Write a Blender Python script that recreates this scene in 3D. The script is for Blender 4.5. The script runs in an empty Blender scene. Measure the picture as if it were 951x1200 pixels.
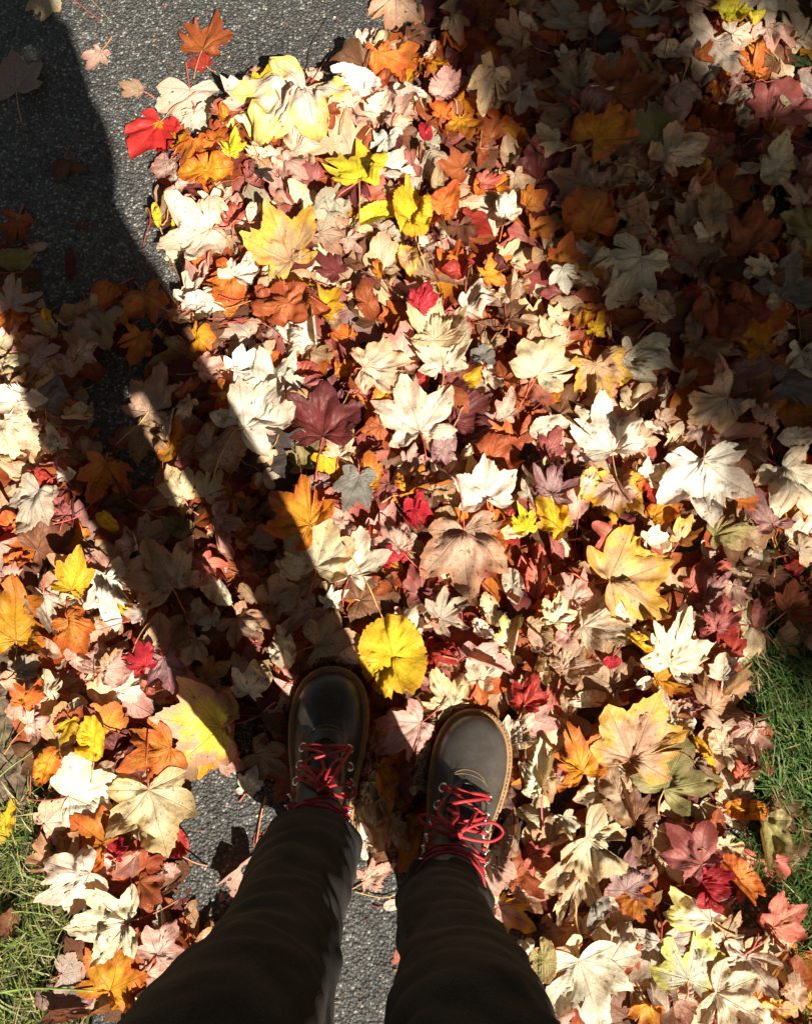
import bpy, math, random
import numpy as np
from mathutils import Vector, Matrix
from mathutils.bvhtree import BVHTree
R = math.radians
sc = bpy.context.scene
C = sc.collection
# ------------------------------------------------------------------ camera
CAM_H, PITCH, FPX = 1.35, R(16.0), 1128.0
cd = bpy.data.cameras.new('camera'); cam = bpy.data.objects.new('camera', cd); C.objects.link(cam)
cam.location = (0, 0, CAM_H); cam.rotation_euler = (PITCH, 0, 0)
cd.sensor_fit = 'VERTICAL'; cd.angle = 2*math.atan(600/FPX); cd.clip_start = 0.02; cd.clip_end = 500
sc.camera = cam
# ------------------------------------------------------------------ light
SUN_EL, SUN_AZ = R(43), R(27)           # azimuth: degrees to the right of straight behind
SUN = Vector((math.sin(SUN_AZ)*math.cos(SUN_EL), -math.cos(SUN_AZ)*math.cos(SUN_EL), math.sin(SUN_EL)))
w = bpy.data.worlds.new('World'); sc.world = w; w.use_nodes = True
nt = w.node_tree; bg = nt.nodes['Background']
sky = nt.nodes.new('ShaderNodeTexSky'); sky.sky_type = 'NISHITA'; sky.sun_disc = False
sky.sun_elevation = SUN_EL; sky.sun_rotation = math.pi-SUN_AZ
mxs = nt.nodes.new('ShaderNodeMix'); mxs.data_type = 'RGBA'; mxs.blend_type = 'MULTIPLY'; mxs.inputs[0].default_value = 1.0
mxs.inputs[7].default_value = (.80, .69, .53, 1); nt.links.new(sky.outputs[0], mxs.inputs[6]); nt.links.new(mxs.outputs[2], bg.inputs[0]); bg.inputs[1].default_value = 0.05
sl = bpy.data.lights.new('sun', 'SUN'); sl.energy = 5.0; sl.angle = R(0.6); sl.color = (1.0, .92, .78)
so = bpy.data.objects.new('sun', sl); C.objects.link(so)
so.rotation_euler = SUN.to_track_quat('Z', 'Y').to_euler(); so.location = (2, -4, 5)
sc.view_settings.view_transform = 'Standard'; sc.view_settings.look = 'None'
sc.view_settings.exposure = 1.38; sc.view_settings.gamma = 1
sc.cycles.max_bounces = 6; sc.cycles.transparent_max_bounces = 4

# ------------------------------------------------------------------ helpers
CP, SP = math.cos(PITCH), math.sin(PITCH)
def at(u, v, z=0.0):
    dx, dy = (u-475.5)/FPX, -(v-600)/FPX
    d = (dx, dy*CP+SP, dy*SP-CP); t = (z-CAM_H)/d[2]
    return (d[0]*t, d[1]*t)
def topx(x, y, z=0.0):
    dz = z-CAM_H
    dep = y*SP-dz*CP; up = y*CP+dz*SP
    return 475.5+FPX*x/dep, 600-FPX*up/dep
def depth(x, y, z=0.0): return y*SP-(z-CAM_H)*CP
def inside(poly, u, v):
    u = np.asarray(u, float); v = np.asarray(v, float); r = np.zeros(u.shape, bool)
    n = len(poly)
    for i in range(n):
        x1, y1 = poly[i]; x2, y2 = poly[(i+1) % n]
        if y1 == y2: continue
        c = ((y1 > v) != (y2 > v)) & (u < (x2-x1)*(v-y1)/(y2-y1)+x1)
        r ^= c
    return r
def tag(o, label=None, cat=None, group=None, kind=None):
    if label: o['label'] = label
    if cat: o['category'] = cat
    if group: o['group'] = group
    if kind: o['kind'] = kind
    return o
def link(name, me, parent=None, mat=None):
    o = bpy.data.objects.new(name, me); C.objects.link(o)
    if parent: o.parent = parent
    if mat is not None: me.materials.append(mat)
    return o
def empty(name, loc=(0, 0, 0), rz=0):
    o = bpy.data.objects.new(name, None); C.objects.link(o); o.location = loc; o.rotation_euler.z = rz; return o
def mesh_np(name, V, F, smooth=True):
    """V (n,3); F list of arrays (m,k)"""
    me = bpy.data.meshes.new(name); V = np.asarray(V, np.float32)
    me.vertices.add(len(V)); me.vertices.foreach_set('co', V.ravel())
    if not isinstance(F, (list, tuple)): F = [F]
    F = [np.asarray(f, np.int32) for f in F if len(f)]
    tot = sum(f.size for f in F); nf = sum(len(f) for f in F)
    me.loops.add(tot); me.polygons.add(nf)
    me.loops.foreach_set('vertex_index', np.concatenate([f.ravel() for f in F]))
    st = []; s = 0
    for f in F:
        st.append(s+np.arange(len(f))*f.shape[1]); s += f.size
    me.polygons.foreach_set('loop_start', np.concatenate(st).astype(np.int32))
    me.polygons.foreach_set('use_smooth', np.full(nf, smooth))
    me.update(calc_edges=True)
    return me
def set_col(me, name, arr):
    a = me.attributes.new(name, 'FLOAT_COLOR', 'POINT')
    arr = np.asarray(arr, np.float32)
    if arr.ndim == 1: arr = np.tile(arr, (len(me.vertices), 1))
    if arr.shape[1] == 3: arr = np.hstack([arr, np.ones((len(arr), 1), np.float32)])
    a.data.foreach_set('color', arr.ravel())
def grid_faces(nr, nc, wrap=True, off=0):
    i = np.arange(nr-1)[:, None]; j = np.arange(nc if wrap else nc-1)[None, :]
    a = i*nc+j; b = i*nc+(j+1) % nc; c = (i+1)*nc+(j+1) % nc; d = (i+1)*nc+j
    return np.stack([a, b, c, d], -1).reshape(-1, 4)+off
def frames(P):
    P = np.asarray(P, float); T = np.gradient(P, axis=0); T /= np.linalg.norm(T, axis=1)[:, None]+1e-9
    ref = np.array([0, 0, 1.0]) if abs(T[0][2]) < .8 else np.array([1.0, 0, 0])
    N = []; n = ref-T[0]*ref.dot(T[0]); n /= np.linalg.norm(n)
    for t in T:
        n = n-t*n.dot(t); n /= np.linalg.norm(n)+1e-9; N.append(n)
    N = np.array(N); return T, N, np.cross(T, N)
def smooth_path(P, n=12):
    P = np.asarray(P, float); m = len(P); out = []
    for i in range(m-1):
        p0 = P[max(i-1, 0)]; p1 = P[i]; p2 = P[i+1]; p3 = P[min(i+2, m-1)]
        for k in range(n):
            t = k/n
            out.append(.5*((2*p1)+(p2-p0)*t+(2*p0-5*p1+4*p2-p3)*t*t+(3*p1-p0-3*p2+p3)*t**3))
    out.append(P[-1]); return np.array(out)
def tube(P, r, n=8, flat=1.0, twist=0.0):
    """closed tube mesh data through P (k,3) with radii r; returns V,[F4,Fcap]"""
    P = np.asarray(P, float); k = len(P); r = np.broadcast_to(np.asarray(r, float), (k,))
    T, N, B = frames(P); a = np.linspace(0, 2*np.pi, n, endpoint=False)
    ca, sa = np.cos(a), np.sin(a)
    V = P[:, None, :]+r[:, None, None]*(N[:, None, :]*ca[None, :, None]*flat+B[:, None, :]*sa[None, :, None])
    V = V.reshape(-1, 3); F = grid_faces(k, n)[:, ::-1]
    V = np.vstack([V, P[0], P[-1]]); c0, c1 = k*n, k*n+1; j = np.arange(n)
    caps = np.concatenate([np.stack([j*0+c0, j, (j+1) % n], -1), np.stack([j*0+c1, (k-1)*n+(j+1) % n, (k-1)*n+j], -1)])
    return V, F, caps
class MB:
    def __init__(s): s.V = []; s.Q = []; s.T = []; s.n = 0
    def add(s, V, Q=None, T=None):
        if Q is not None and len(Q): s.Q.append(np.asarray(Q)+s.n)
        if T is not None and len(T): s.T.append(np.asarray(T)+s.n)
        s.V.append(np.asarray(V, float)); s.n += len(V); return s
    def tube(s, *a, **k): return s.add(*tube(*a, **k))
    def mesh(s, name, smooth=True):
        F = []
        if s.Q: F.append(np.concatenate(s.Q))
        if s.T: F.append(np.concatenate(s.T))
        return mesh_np(name, np.concatenate(s.V), F, smooth)
def vnoise(x, y, seed=0):
    """smooth value noise on arrays, range -1..1"""
    xi = np.floor(x).astype(np.int64); yi = np.floor(y).astype(np.int64); fx = x-xi; fy = y-yi
    fx = fx*fx*(3-2*fx); fy = fy*fy*(3-2*fy)
    def h(a, b):
        n = (a*374761393+b*668265263+seed*974634777) & 0xffffffff
        n = ((n ^ (n >> 13))*1274126177) & 0xffffffff
        return ((n ^ (n >> 16)) & 0xffff)/32767.5-1
    return (h(xi, yi)*(1-fx)+h(xi+1, yi)*fx)*(1-fy)+(h(xi, yi+1)*(1-fx)+h(xi+1, yi+1)*fx)*fy

# ------------------------------------------------------------------ materials
class NT:
    def __init__(s, name):
        s.m = bpy.data.materials.new(name); s.m.use_nodes = True; s.t = s.m.node_tree
        s.b = s.t.nodes['Principled BSDF']; s.out = s.t.nodes['Material Output']
    def n(s, typ, **kw):
        o = s.t.nodes.new('ShaderNode'+typ)
        for k, v in kw.items():
            if k.startswith('i_'):
                key = k[2:]; o.inputs[int(key) if key.isdigit() else key].default_value = v
            else: setattr(o, k, v)
        return o
    def l(s, a, b): s.t.links.new(a, b)
    def math(s, op, a, b=None, c=None, clamp=False):
        o = s.t.nodes.new('ShaderNodeMath'); o.operation = op; o.use_clamp = clamp
        for i, x in enumerate((a, b, c)):
            if x is None: continue
            if isinstance(x, (int, float)): o.inputs[i].default_value = x
            else: s.l(x, o.inputs[i])
        return o.outputs[0]
    def ramp(s, fac, stops):
        o = s.t.nodes.new('ShaderNodeValToRGB'); e = o.color_ramp.elements
        while len(e) < len(stops): e.new(.5)
        for i, (p, c) in enumerate(stops):
            e[i].position = p; e[i].color = (c, c, c, 1) if isinstance(c, (int, float)) else (*c, 1)
        s.l(fac, o.inputs[0]); return o.outputs[0]
    def mix(s, fac, a, b, mode='MIX'):
        o = s.t.nodes.new('ShaderNodeMix'); o.data_type = 'RGBA'; o.blend_type = mode
        for k, x in ((0, fac), (6, a), (7, b)):
            sock = o.inputs[k]
            if isinstance(x, (int, float)): sock.default_value = x if k == 0 else (x, x, x, 1)
            elif isinstance(x, tuple): sock.default_value = (*x, 1)
            else: s.l(x, sock)
        return o.outputs[2]
    def noise(s, scale, detail=3, vec=None, rough=.5):
        o = s.n('TexNoise'); o.inputs['Scale'].default_value = scale; o.inputs['Detail'].default_value = detail
        o.inputs['Roughness'].default_value = rough
        s.l(vec if vec is not None else s.pos(), o.inputs['Vector']); return o.outputs[0]
    def pos(s):
        if not hasattr(s, 'p'): s.p = s.n('NewGeometry').outputs['Position']
        return s.p
    def bump(s, h, strength=.5, dist=.001):
        o = s.n('Bump', i_Strength=strength, i_Distance=dist); s.l(h, o.inputs['Height']); return o.outputs[0]

def leaf_material():
    M = NT('leaf_surface')
    c1 = M.n('Attribute', attribute_name='c1').outputs[0]; c2 = M.n('Attribute', attribute_name='c2').outputs[0]
    prm = M.n('Attribute', attribute_name='prm'); sp = M.n('SeparateColor'); M.l(prm.outputs[0], sp.inputs[0])
    rim, spot, wear = sp.outputs[0], sp.outputs[1], sp.outputs[2]
    uv = M.n('UVMap', uv_map='vein'); su = M.n('SeparateXYZ'); M.l(uv.outputs[0], su.inputs[0])
    t = M.math('ABSOLUTE', su.outputs[0]); s_ = su.outputs[1]
    wid = M.math('MULTIPLY_ADD', s_, -.010, .014)
    main = M.math('SUBTRACT', 1.0, M.math('DIVIDE', t, wid), clamp=True)
    q = M.math('SUBTRACT', s_, M.math('MULTIPLY', t, .9))
    fr = M.math('FRACT', M.math('MULTIPLY', q, 9.0)); tri = M.math('ABSOLUTE', M.math('SUBTRACT', fr, .5))
    side = M.math('SUBTRACT', 1.0, M.math('DIVIDE', tri, .045), clamp=True)
    vein = M.math('MAXIMUM', main, M.math('MULTIPLY', side, .5))
    n1 = M.noise(45, 4); n2 = M.noise(330, 3, rough=.65); n3 = M.noise(140, 2)
    f = M.math('MULTIPLY_ADD', n1, 1.5, M.math('MULTIPLY_ADD', rim, 1.0, -1.25))
    f = M.ramp(f, [(0.0, 0.0), (.38, 1.0)])
    col = M.mix(f, c1, c2)
    var = M.ramp(n1, [(.3, .80), (.7, 1.12)]); col = M.mix(1.0, col, var, 'MULTIPLY')
    mot = M.ramp(n2, [(.35, .84), (.6, 1.05)]); col = M.mix(1.0, col, mot, 'MULTIPLY')
    # brown age spots
    sp1 = M.ramp(M.math('ADD', n3, M.math('MULTIPLY', spot, .14)), [(.70, 0.0), (.76, 1.0)])
    col = M.mix(M.math('MULTIPLY', sp1, .65), col, (.10, .045, .02))
    vcol = M.mix(1.0, col, (.60, .47, .38), 'MULTIPLY')
    col = M.mix(M.math('MULTIPLY', vein, .75), col, vcol)
    M.l(col, M.b.inputs['Base Color']); M.b.inputs['Roughness'].default_value = .55
    M.b.inputs['Specular IOR Level'].default_value = .35
    h = M.math('MULTIPLY_ADD', vein, -.6, M.math('MULTIPLY_ADD', n2, .5, M.math('MULTIPLY', n3, .8)))
    nb = M.bump(h, .75, .0012); M.l(nb, M.b.inputs['Normal'])
    tr = M.n('BsdfTranslucent'); tc = M.mix(1.0, col, (1.25, .80, .42), 'MULTIPLY'); M.l(tc, tr.inputs[0]); M.l(nb, tr.inputs['Normal'])
    ms = M.n('MixShader', i_0=.32); M.l(M.b.outputs[0], ms.inputs[1]); M.l(tr.outputs[0], ms.inputs[2])
    M.l(ms.outputs[0], M.out.inputs[0]); return M.m
def attr_material(name, rough=.6, trans=0.0, spec=.3):
    M = NT(name); c = M.n('Attribute', attribute_name='c1').outputs[0]
    v = M.ramp(M.noise(160, 3), [(.3, .75), (.7, 1.15)]); col = M.mix(1.0, c, v, 'MULTIPLY')
    M.l(col, M.b.inputs[0]); M.b.inputs['Roughness'].default_value = rough; M.b.inputs['Specular IOR Level'].default_value = spec
    if trans:
        tr = M.n('BsdfTranslucent'); M.l(col, tr.inputs[0]); ms = M.n('MixShader', i_0=trans)
        M.l(M.b.outputs[0], ms.inputs[1]); M.l(tr.outputs[0], ms.inputs[2]); M.l(ms.outputs[0], M.out.inputs[0])
    return M.m
def plain(name, col, rough=.6, metal=0, spec=.4, nscale=200, amt=.2, bump=.3, bdist=.0008, noise2=None):
    M = NT(name); n = M.noise(nscale, 4)
    v = M.ramp(n, [(.3, 1-amt), (.7, 1+amt)]); c = M.mix(1.0, tuple(col), v, 'MULTIPLY')
    M.l(c, M.b.inputs[0]); M.b.inputs['Roughness'].default_value = rough; M.b.inputs['Metallic'].default_value = metal
    M.b.inputs['Specular IOR Level'].default_value = spec
    if bump: M.l(M.bump(n, bump, bdist), M.b.inputs['Normal'])
    return M.m
def asphalt_material():
    M = NT('asphalt_surface')
    vo = M.n('TexVoronoi', i_Scale=250.0); vo.inputs['Randomness'].default_value = 1.0; M.l(M.pos(), vo.inputs['Vector'])
    sc_ = M.n('SeparateColor'); M.l(vo.outputs['Color'], sc_.inputs[0])
    tone = M.ramp(sc_.outputs[0], [(0, .036), (.55, .068), (.86, .11), (.95, .28)])
    big = M.ramp(M.noise(6, 3), [(.3, .75), (.7, 1.2)])
    gap = M.ramp(vo.outputs['Distance'], [(.35, 1.0), (.75, .35)])
    fine = M.ramp(M.noise(1400, 2), [(.3, .6), (.7, 1.4)])
    col = M.mix(1.0, M.mix(1.0, M.mix(1.0, tone, big, 'MULTIPLY'), gap, 'MULTIPLY'), fine, 'MULTIPLY')
    col = M.mix(1.0, col, (1.0, .99, .93), 'MULTIPLY')
    M.l(col, M.b.inputs[0]); 
    rg = M.ramp(sc_.outputs[1], [(0, .42), (1, .8)]); M.l(rg, M.b.inputs['Roughness'])
    M.b.inputs['Specular IOR Level'].default_value = .6
    h = M.math('SUBTRACT', M.math('MULTIPLY', M.noise(900, 3), .5), M.math('MULTIPLY', vo.outputs['Distance'], 1.0))
    M.l(M.bump(h, 1.0, .0030), M.b.inputs['Normal']); return M.m
def lawn_material():
    M = NT('lawn_surface'); n = M.noise(30, 5); n2 = M.noise(400, 4, rough=.7)
    col = M.ramp(n, [(.30, (.06, .045, .022)), (.45, (.035, .060, .014)), (.65, (.060, .085, .024))])
    col = M.mix(1.0, col, M.ramp(n2, [(.3, .5), (.7, 1.5)]), 'MULTIPLY')
    M.l(col, M.b.inputs[0]); M.b.inputs['Roughness'].default_value = .9
    M.l(M.bump(n2, 1.0, .004), M.b.inputs['Normal']); return M.m
def leather_material(name, col):
    M = NT(name); n = M.noise(600, 3); n2 = M.noise(22, 4)
    c = M.mix(1.0, tuple(col), M.ramp(n2, [(.3, .7), (.7, 1.35)]), 'MULTIPLY'); M.l(c, M.b.inputs[0])
    d_ = M.ramp(M.math('ADD', M.noise(260, 5, rough=.7), M.math('MULTIPLY', M.noise(30, 2), .35)), [(.70, 0.0), (.86, .22)])
    c = M.mix(d_, c, (.16, .11, .075)); M.l(c, M.b.inputs[0])
    M.l(M.ramp(n2, [(.3, .28), (.7, .48)]), M.b.inputs['Roughness']); M.b.inputs['Specular IOR Level'].default_value = .5
    h = M.math('MULTIPLY_ADD', n2, 2.0, M.math('MULTIPLY', n, .5)); M.l(M.bump(h, .5, .0009), M.b.inputs['Normal']); return M.m
def denim_material():
    M = NT('black_denim')
    wv = M.n('TexWave', i_Scale=420.0); wv.bands_direction = 'DIAGONAL'; M.l(M.pos(), wv.inputs[0]); wv.inputs['Distortion'].default_value = .6
    n = M.noise(18, 4); n2 = M.noise(700, 2)
    c = M.mix(M.ramp(n, [(.3, 0.0), (.75, 1.0)]), (.010, .0095, .009), (.038, .034, .031))
    c = M.mix(1.0, c, M.ramp(n2, [(.3, .6), (.7, 1.5)]), 'MULTIPLY'); M.l(c, M.b.inputs[0])
    M.b.inputs['Roughness'].default_value = .85; M.b.inputs['Specular IOR Level'].default_value = .15
    h = M.math('ADD', M.math('MULTIPLY', wv.outputs[1], .1), n2); M.l(M.bump(h, .6, .0004), M.b.inputs['Normal']); return M.m
MAT = dict(leaf=leaf_material(), stalk=attr_material('leaf_stalk_skin', .5), grass=attr_material('grass_blade', .5, .35),
  asphalt=asphalt_material(), lawn=lawn_material(), denim=denim_material(),
  leather_shaded=leather_material('leather_shade_tone', (.036, .025, .017)), leather_sunlit=leather_material('leather_sun_tone', (.060, .052, .046)),  # one boot leather in two tones: darker for shade, lighter for sun
  sole=plain('tan_crepe_sole', (.25, .14, .060), .75, nscale=90, amt=.25, bump=.6), thread=plain('tan_thread', (.30, .19, .10), .8),
  lace=plain('red_lace', (.30, .011, .018), .6, nscale=900, amt=.4, bump=.8, bdist=.0006), steel=plain('eyelet_steel', (.55, .54, .52), .28, 1.0, amt=.1, bump=0),
  tongue=leather_material('tongue_leather', (.018, .012, .010)),
  skin=plain('skin', (.55, .33, .24), .5, amt=.08), jacket=plain('dark_jacket_wool', (.03, .032, .04), .9), hair=plain('brown_hair', (.05, .028, .015), .6, nscale=500, amt=.5, bump=.9, bdist=.003),
  bark=plain('maple_bark', (.16, .13, .10), .9, nscale=40, amt=.4, bump=1.0, bdist=.02), soil=plain('soil', (.10, .07, .045), .95, nscale=120, amt=.5, bump=1.0, bdist=.004))
# ------------------------------------------------------------------ ground
LEFT = [(-1.3+.0, -40), (-.395, -.75)]
def edge_left(y):   # x of the path's left edge
    ys = np.array([-40, -.6, -.24, -.05, .16, .40, .8, 2, 40.]); xs = np.array([-.40, -.40, -.405, -.47, -.53, -.60, -.78, -1.1, -1.3])
    return np.interp(y, ys, xs)+.012*vnoise(np.asarray(y)*9.0, np.asarray(y)*0.0, 3)
def edge_right(y):
    ys = np.array([-40, -.6, -.2, .1, .5, .9, 2, 40.]); xs = np.array([.57, .53, .485, .47, .505, .56, .62, .9])
    return np.interp(y, ys, xs)+.012*vnoise(np.asarray(y)*8.0, np.asarray(y)*0.0, 7)
# asphalt path: dense rough sheet near the feet, coarse beyond
ys = np.concatenate([np.linspace(-40, -.9, 40)[:-1], np.arange(-.9, 1.9, .003), np.linspace(1.9, 40, 40)[1:]])
u = np.linspace(0, 1, 400)
el, er = edge_left(ys), edge_right(ys)
X = el[:, None]+(er-el)[:, None]*u[None, :]; Y = np.repeat(ys[:, None], len(u), 1)
def worley(x, y, cell, seed):
    gx = np.floor(x/cell).astype(np.int64); gy = np.floor(y/cell).astype(np.int64); best = np.full(x.shape, 9.0)
    for i in (-1, 0, 1):
        for j in (-1, 0, 1):
            a, b = gx+i, gy+j
            n = (a*374761393+b*668265263+seed*97463) & 0xffffffff; n = ((n ^ (n >> 13))*1274126177) & 0xffffffff
            px = (a+((n >> 3) & 1023)/1023)*cell; py = (b+((n >> 13) & 1023)/1023)*cell
            best = np.minimum(best, np.hypot(x-px, y-py)/cell)
    return best
Z = -.0010*np.clip(worley(X, Y, .0095, 1), 0, 1)+.0012*vnoise(X*30, Y*30, 5)+.0007*vnoise(X*140, Y*140, 6)-.0022*np.clip(worley(X, Y, .022, 4)-.45, 0, 1)
Z[:, 0] = Z[:, -1] = -.03; Z[:, 1] -= .004; Z[:, -2] -= .004
me = mesh_np('asphalt_path', np.stack([X, Y, Z], -1).reshape(-1, 3), grid_faces(len(ys), len(u), False))
tag(link('asphalt_path', me, mat=MAT['asphalt']), kind='structure')
# lawn / bare soil sheet under and beside the path
gx = np.concatenate([np.linspace(-200, -1.2, 12)[:-1], np.linspace(-1.2, 1.2, 241), np.linspace(1.2, 200, 12)[1:]])
gy = np.concatenate([np.linspace(-200, -.9, 12)[:-1], np.linspace(-.9, 1.9, 281), np.linspace(1.9, 200, 12)[1:]])
GX, GY = np.meshgrid(gx, gy)
GZ = -.022+.006*vnoise(GX*12, GY*12, 11)+.005*vnoise(GX*40, GY*40, 12)
GZ += .016*np.clip((edge_left(GY)-GX)/.05, 0, 1)+.016*np.clip((GX-edge_right(GY))/.05, 0, 1)
me = mesh_np('lawn', np.stack([GX, GY, GZ], -1).reshape(-1, 3), grid_faces(len(gy), len(gx), False))
tag(link('lawn', me, mat=MAT['lawn']), kind='structure')

# worn strip of bare soil between the asphalt and the lawn on the left
sx_, sy_ = np.meshgrid(np.linspace(-.80, -.40, 110), np.linspace(-.13, .26, 110)); su_, sv_ = topx(sx_, sy_)
ex = np.clip((46+10*vnoise(sv_/30, sv_*0, 4)-su_)/14, 0, 1)*np.clip((sv_-735)/18, 0, 1)*np.clip((958-sv_)/18, 0, 1)*np.clip((sx_+.80)/.05, 0, 1)
sz_ = -.030+.030*ex+.004*vnoise(sx_*60, sy_*60, 2)*ex+.003*vnoise(sx_*160, sy_*160, 3)*ex
tag(link('soil_strip', mesh_np('soil_strip', np.stack([sx_, sy_, sz_], -1).reshape(-1, 3), grid_faces(110, 110, False)), mat=MAT['soil']), kind='structure')
# ------------------------------------------------------------------ grass (uncountable)
def grass():
    rs = np.random.RandomState(5)
    n = 330000; x = rs.uniform(-1.15, 1.35, n); y = rs.uniform(-.6, 1.6, n)
    L_ = x < edge_left(y)-.004+.02*vnoise(x*25, y*25, 3); R_ = x > edge_right(y)-.012+.035*vnoise(x*22, y*22, 6)
    k = L_ | R_; x, y = x[k], y[k]; isl = L_[k]
    uu, vv = topx(x, y)
    dens = .42+.45*vnoise(x*14, y*14, 9)
    dirt = isl & (vv > 745) & (vv < 935) & (uu < 60)
    dens = np.where(isl, dens*.35, dens); dens = np.where(dirt, .03, dens)
    dens = np.where((~isl) & (vv < 765), .22, dens); dens = np.where((~isl) & (vv >= 765) & (vv < 1110), .97, dens)
    dens = np.where(isl & (vv >= 935), .55, dens)
    k = rs.rand(len(x)) < dens; x, y, isl = x[k], y[k], isl[k]; n = len(x)
    tuft = np.hypot(vnoise(x*30, y*30, 21), 0)
    h = rs.uniform(.022, .055, n)*np.where(isl, .75, 1)*(1+.3*tuft); wd = rs.uniform(.0007, .0013, n)*np.where(rs.rand(n) < .12, 1.9, 1); az = rs.uniform(0, 2*np.pi, n)
    az = np.where(isl, az, az*.5+2.2+vnoise(x*20, y*20, 2))
    lean = rs.uniform(.3, 1.1, n)*h; dx, dy = np.cos(az), np.sin(az); z0 = np.full(n, -.012)
    t = np.array([0, .35, .7, 1.0]); V = []
    for ti, wf in zip(t, (1, .9, .6, .08)):
        cx = x+dx*lean*ti**1.8; cy = y+dy*lean*ti**1.8; cz = z0+h*(ti-.28*ti*ti)
        for s in (-1, 1): V.append(np.stack([cx-dy*wd*wf*s, cy+dx*wd*wf*s, cz], -1))
    V = np.stack(V, 1)    # n,8,3
    base = (np.arange(n)*8)[:, None]
    F = np.concatenate([base+np.array([[a, a+1, a+3, a+2]]) for a in (0, 2, 4)])
    me = mesh_np('grass', V.reshape(-1, 3), F)
    green = np.array([.045, .105, .018]); lite = np.array([.13, .22, .05]); straw = np.array([.42, .36, .18])
    m1 = rs.rand(n, 1); c = green*(1-m1)+lite*m1*.9; c = np.where(isl[:, None], c*np.array([2.1, 1.45, 1.5]), c)
    dry = (rs.rand(n) < np.where(isl, .45, .12)); c[dry] = straw*rs.uniform(.5, 1, (dry.sum(), 1))
    set_col(me, 'c1', np.repeat(c, 8, 0))
    return tag(link('grass', me, mat=MAT['grass']), 'short green grass with dry straw blades beside the path', 'grass', kind='stuff')
grass()

# ------------------------------------------------------------------ boots (positions first: the leaves have to lie round them)
def boot_frame(toe_px, heading):
    tx, ty = at(*toe_px, z=.016); L = .295; h = R(heading)
    return (tx-math.sin(-h)*0-L*math.sin(h), ty-L*math.cos(h)), h     # heading clockwise from +Y
BOOT_L, BH_L = boot_frame((391, 787), 2.0)
BOOT_R, BH_R = boot_frame((562, 838), 13.5)
SOLE_Y = np.array([0, .006, .02, .05, .10, .15, .195, .235, .265, .284, .293, .295])
SOLE_O = np.array([0, .017, .030, .037, .036, .041, .049, .050, .043, .030, .014, 0])
SOLE_I = np.array([0, .017, .029, .034, .030, .034, .044, .047, .042, .030, .014, 0])
NB = 72
def boot_outline(side, grow=0.0):
    """closed outline, side=+1: outer edge towards +x"""
    t = np.linspace(0, np.pi, NB//2+1); y = .1475*(1-np.cos(t))
    tt = np.arccos(1-SOLE_Y/.1475)
    o = np.interp(t, tt, SOLE_O); i = np.interp(t, tt, SOLE_I)
    for _ in range(3):
        o[1:-1] = (o[:-2]+2*o[1:-1]+o[2:])/4; i[1:-1] = (i[:-2]+2*i[1:-1]+i[2:])/4
    x = np.concatenate([o, -i[-2:0:-1]])*side; yy = np.concatenate([y, y[-2:0:-1]])
    if side < 0: x, yy = x[::-1], yy[::-1]
    P = np.stack([x, yy], -1)
    if grow:
        T = np.roll(P, -1, 0)-np.roll(P, 1, 0); N = np.stack([T[:, 1], -T[:, 0]], -1); N /= np.linalg.norm(N, axis=1)[:, None]
        c = P-P.mean(0); sgn = np.sign((N*c).sum(1)); N *= np.where(sgn.sum() > 0, 1, -1); P = P+N*grow
    return P
def boot_world_outline(o, h, side, grow):
    P = boot_outline(side, grow); c, s = math.cos(h), math.sin(h)
    return np.stack([o[0]+P[:, 0]*c+P[:, 1]*s, o[1]-P[:, 0]*s+P[:, 1]*c], -1)

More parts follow.
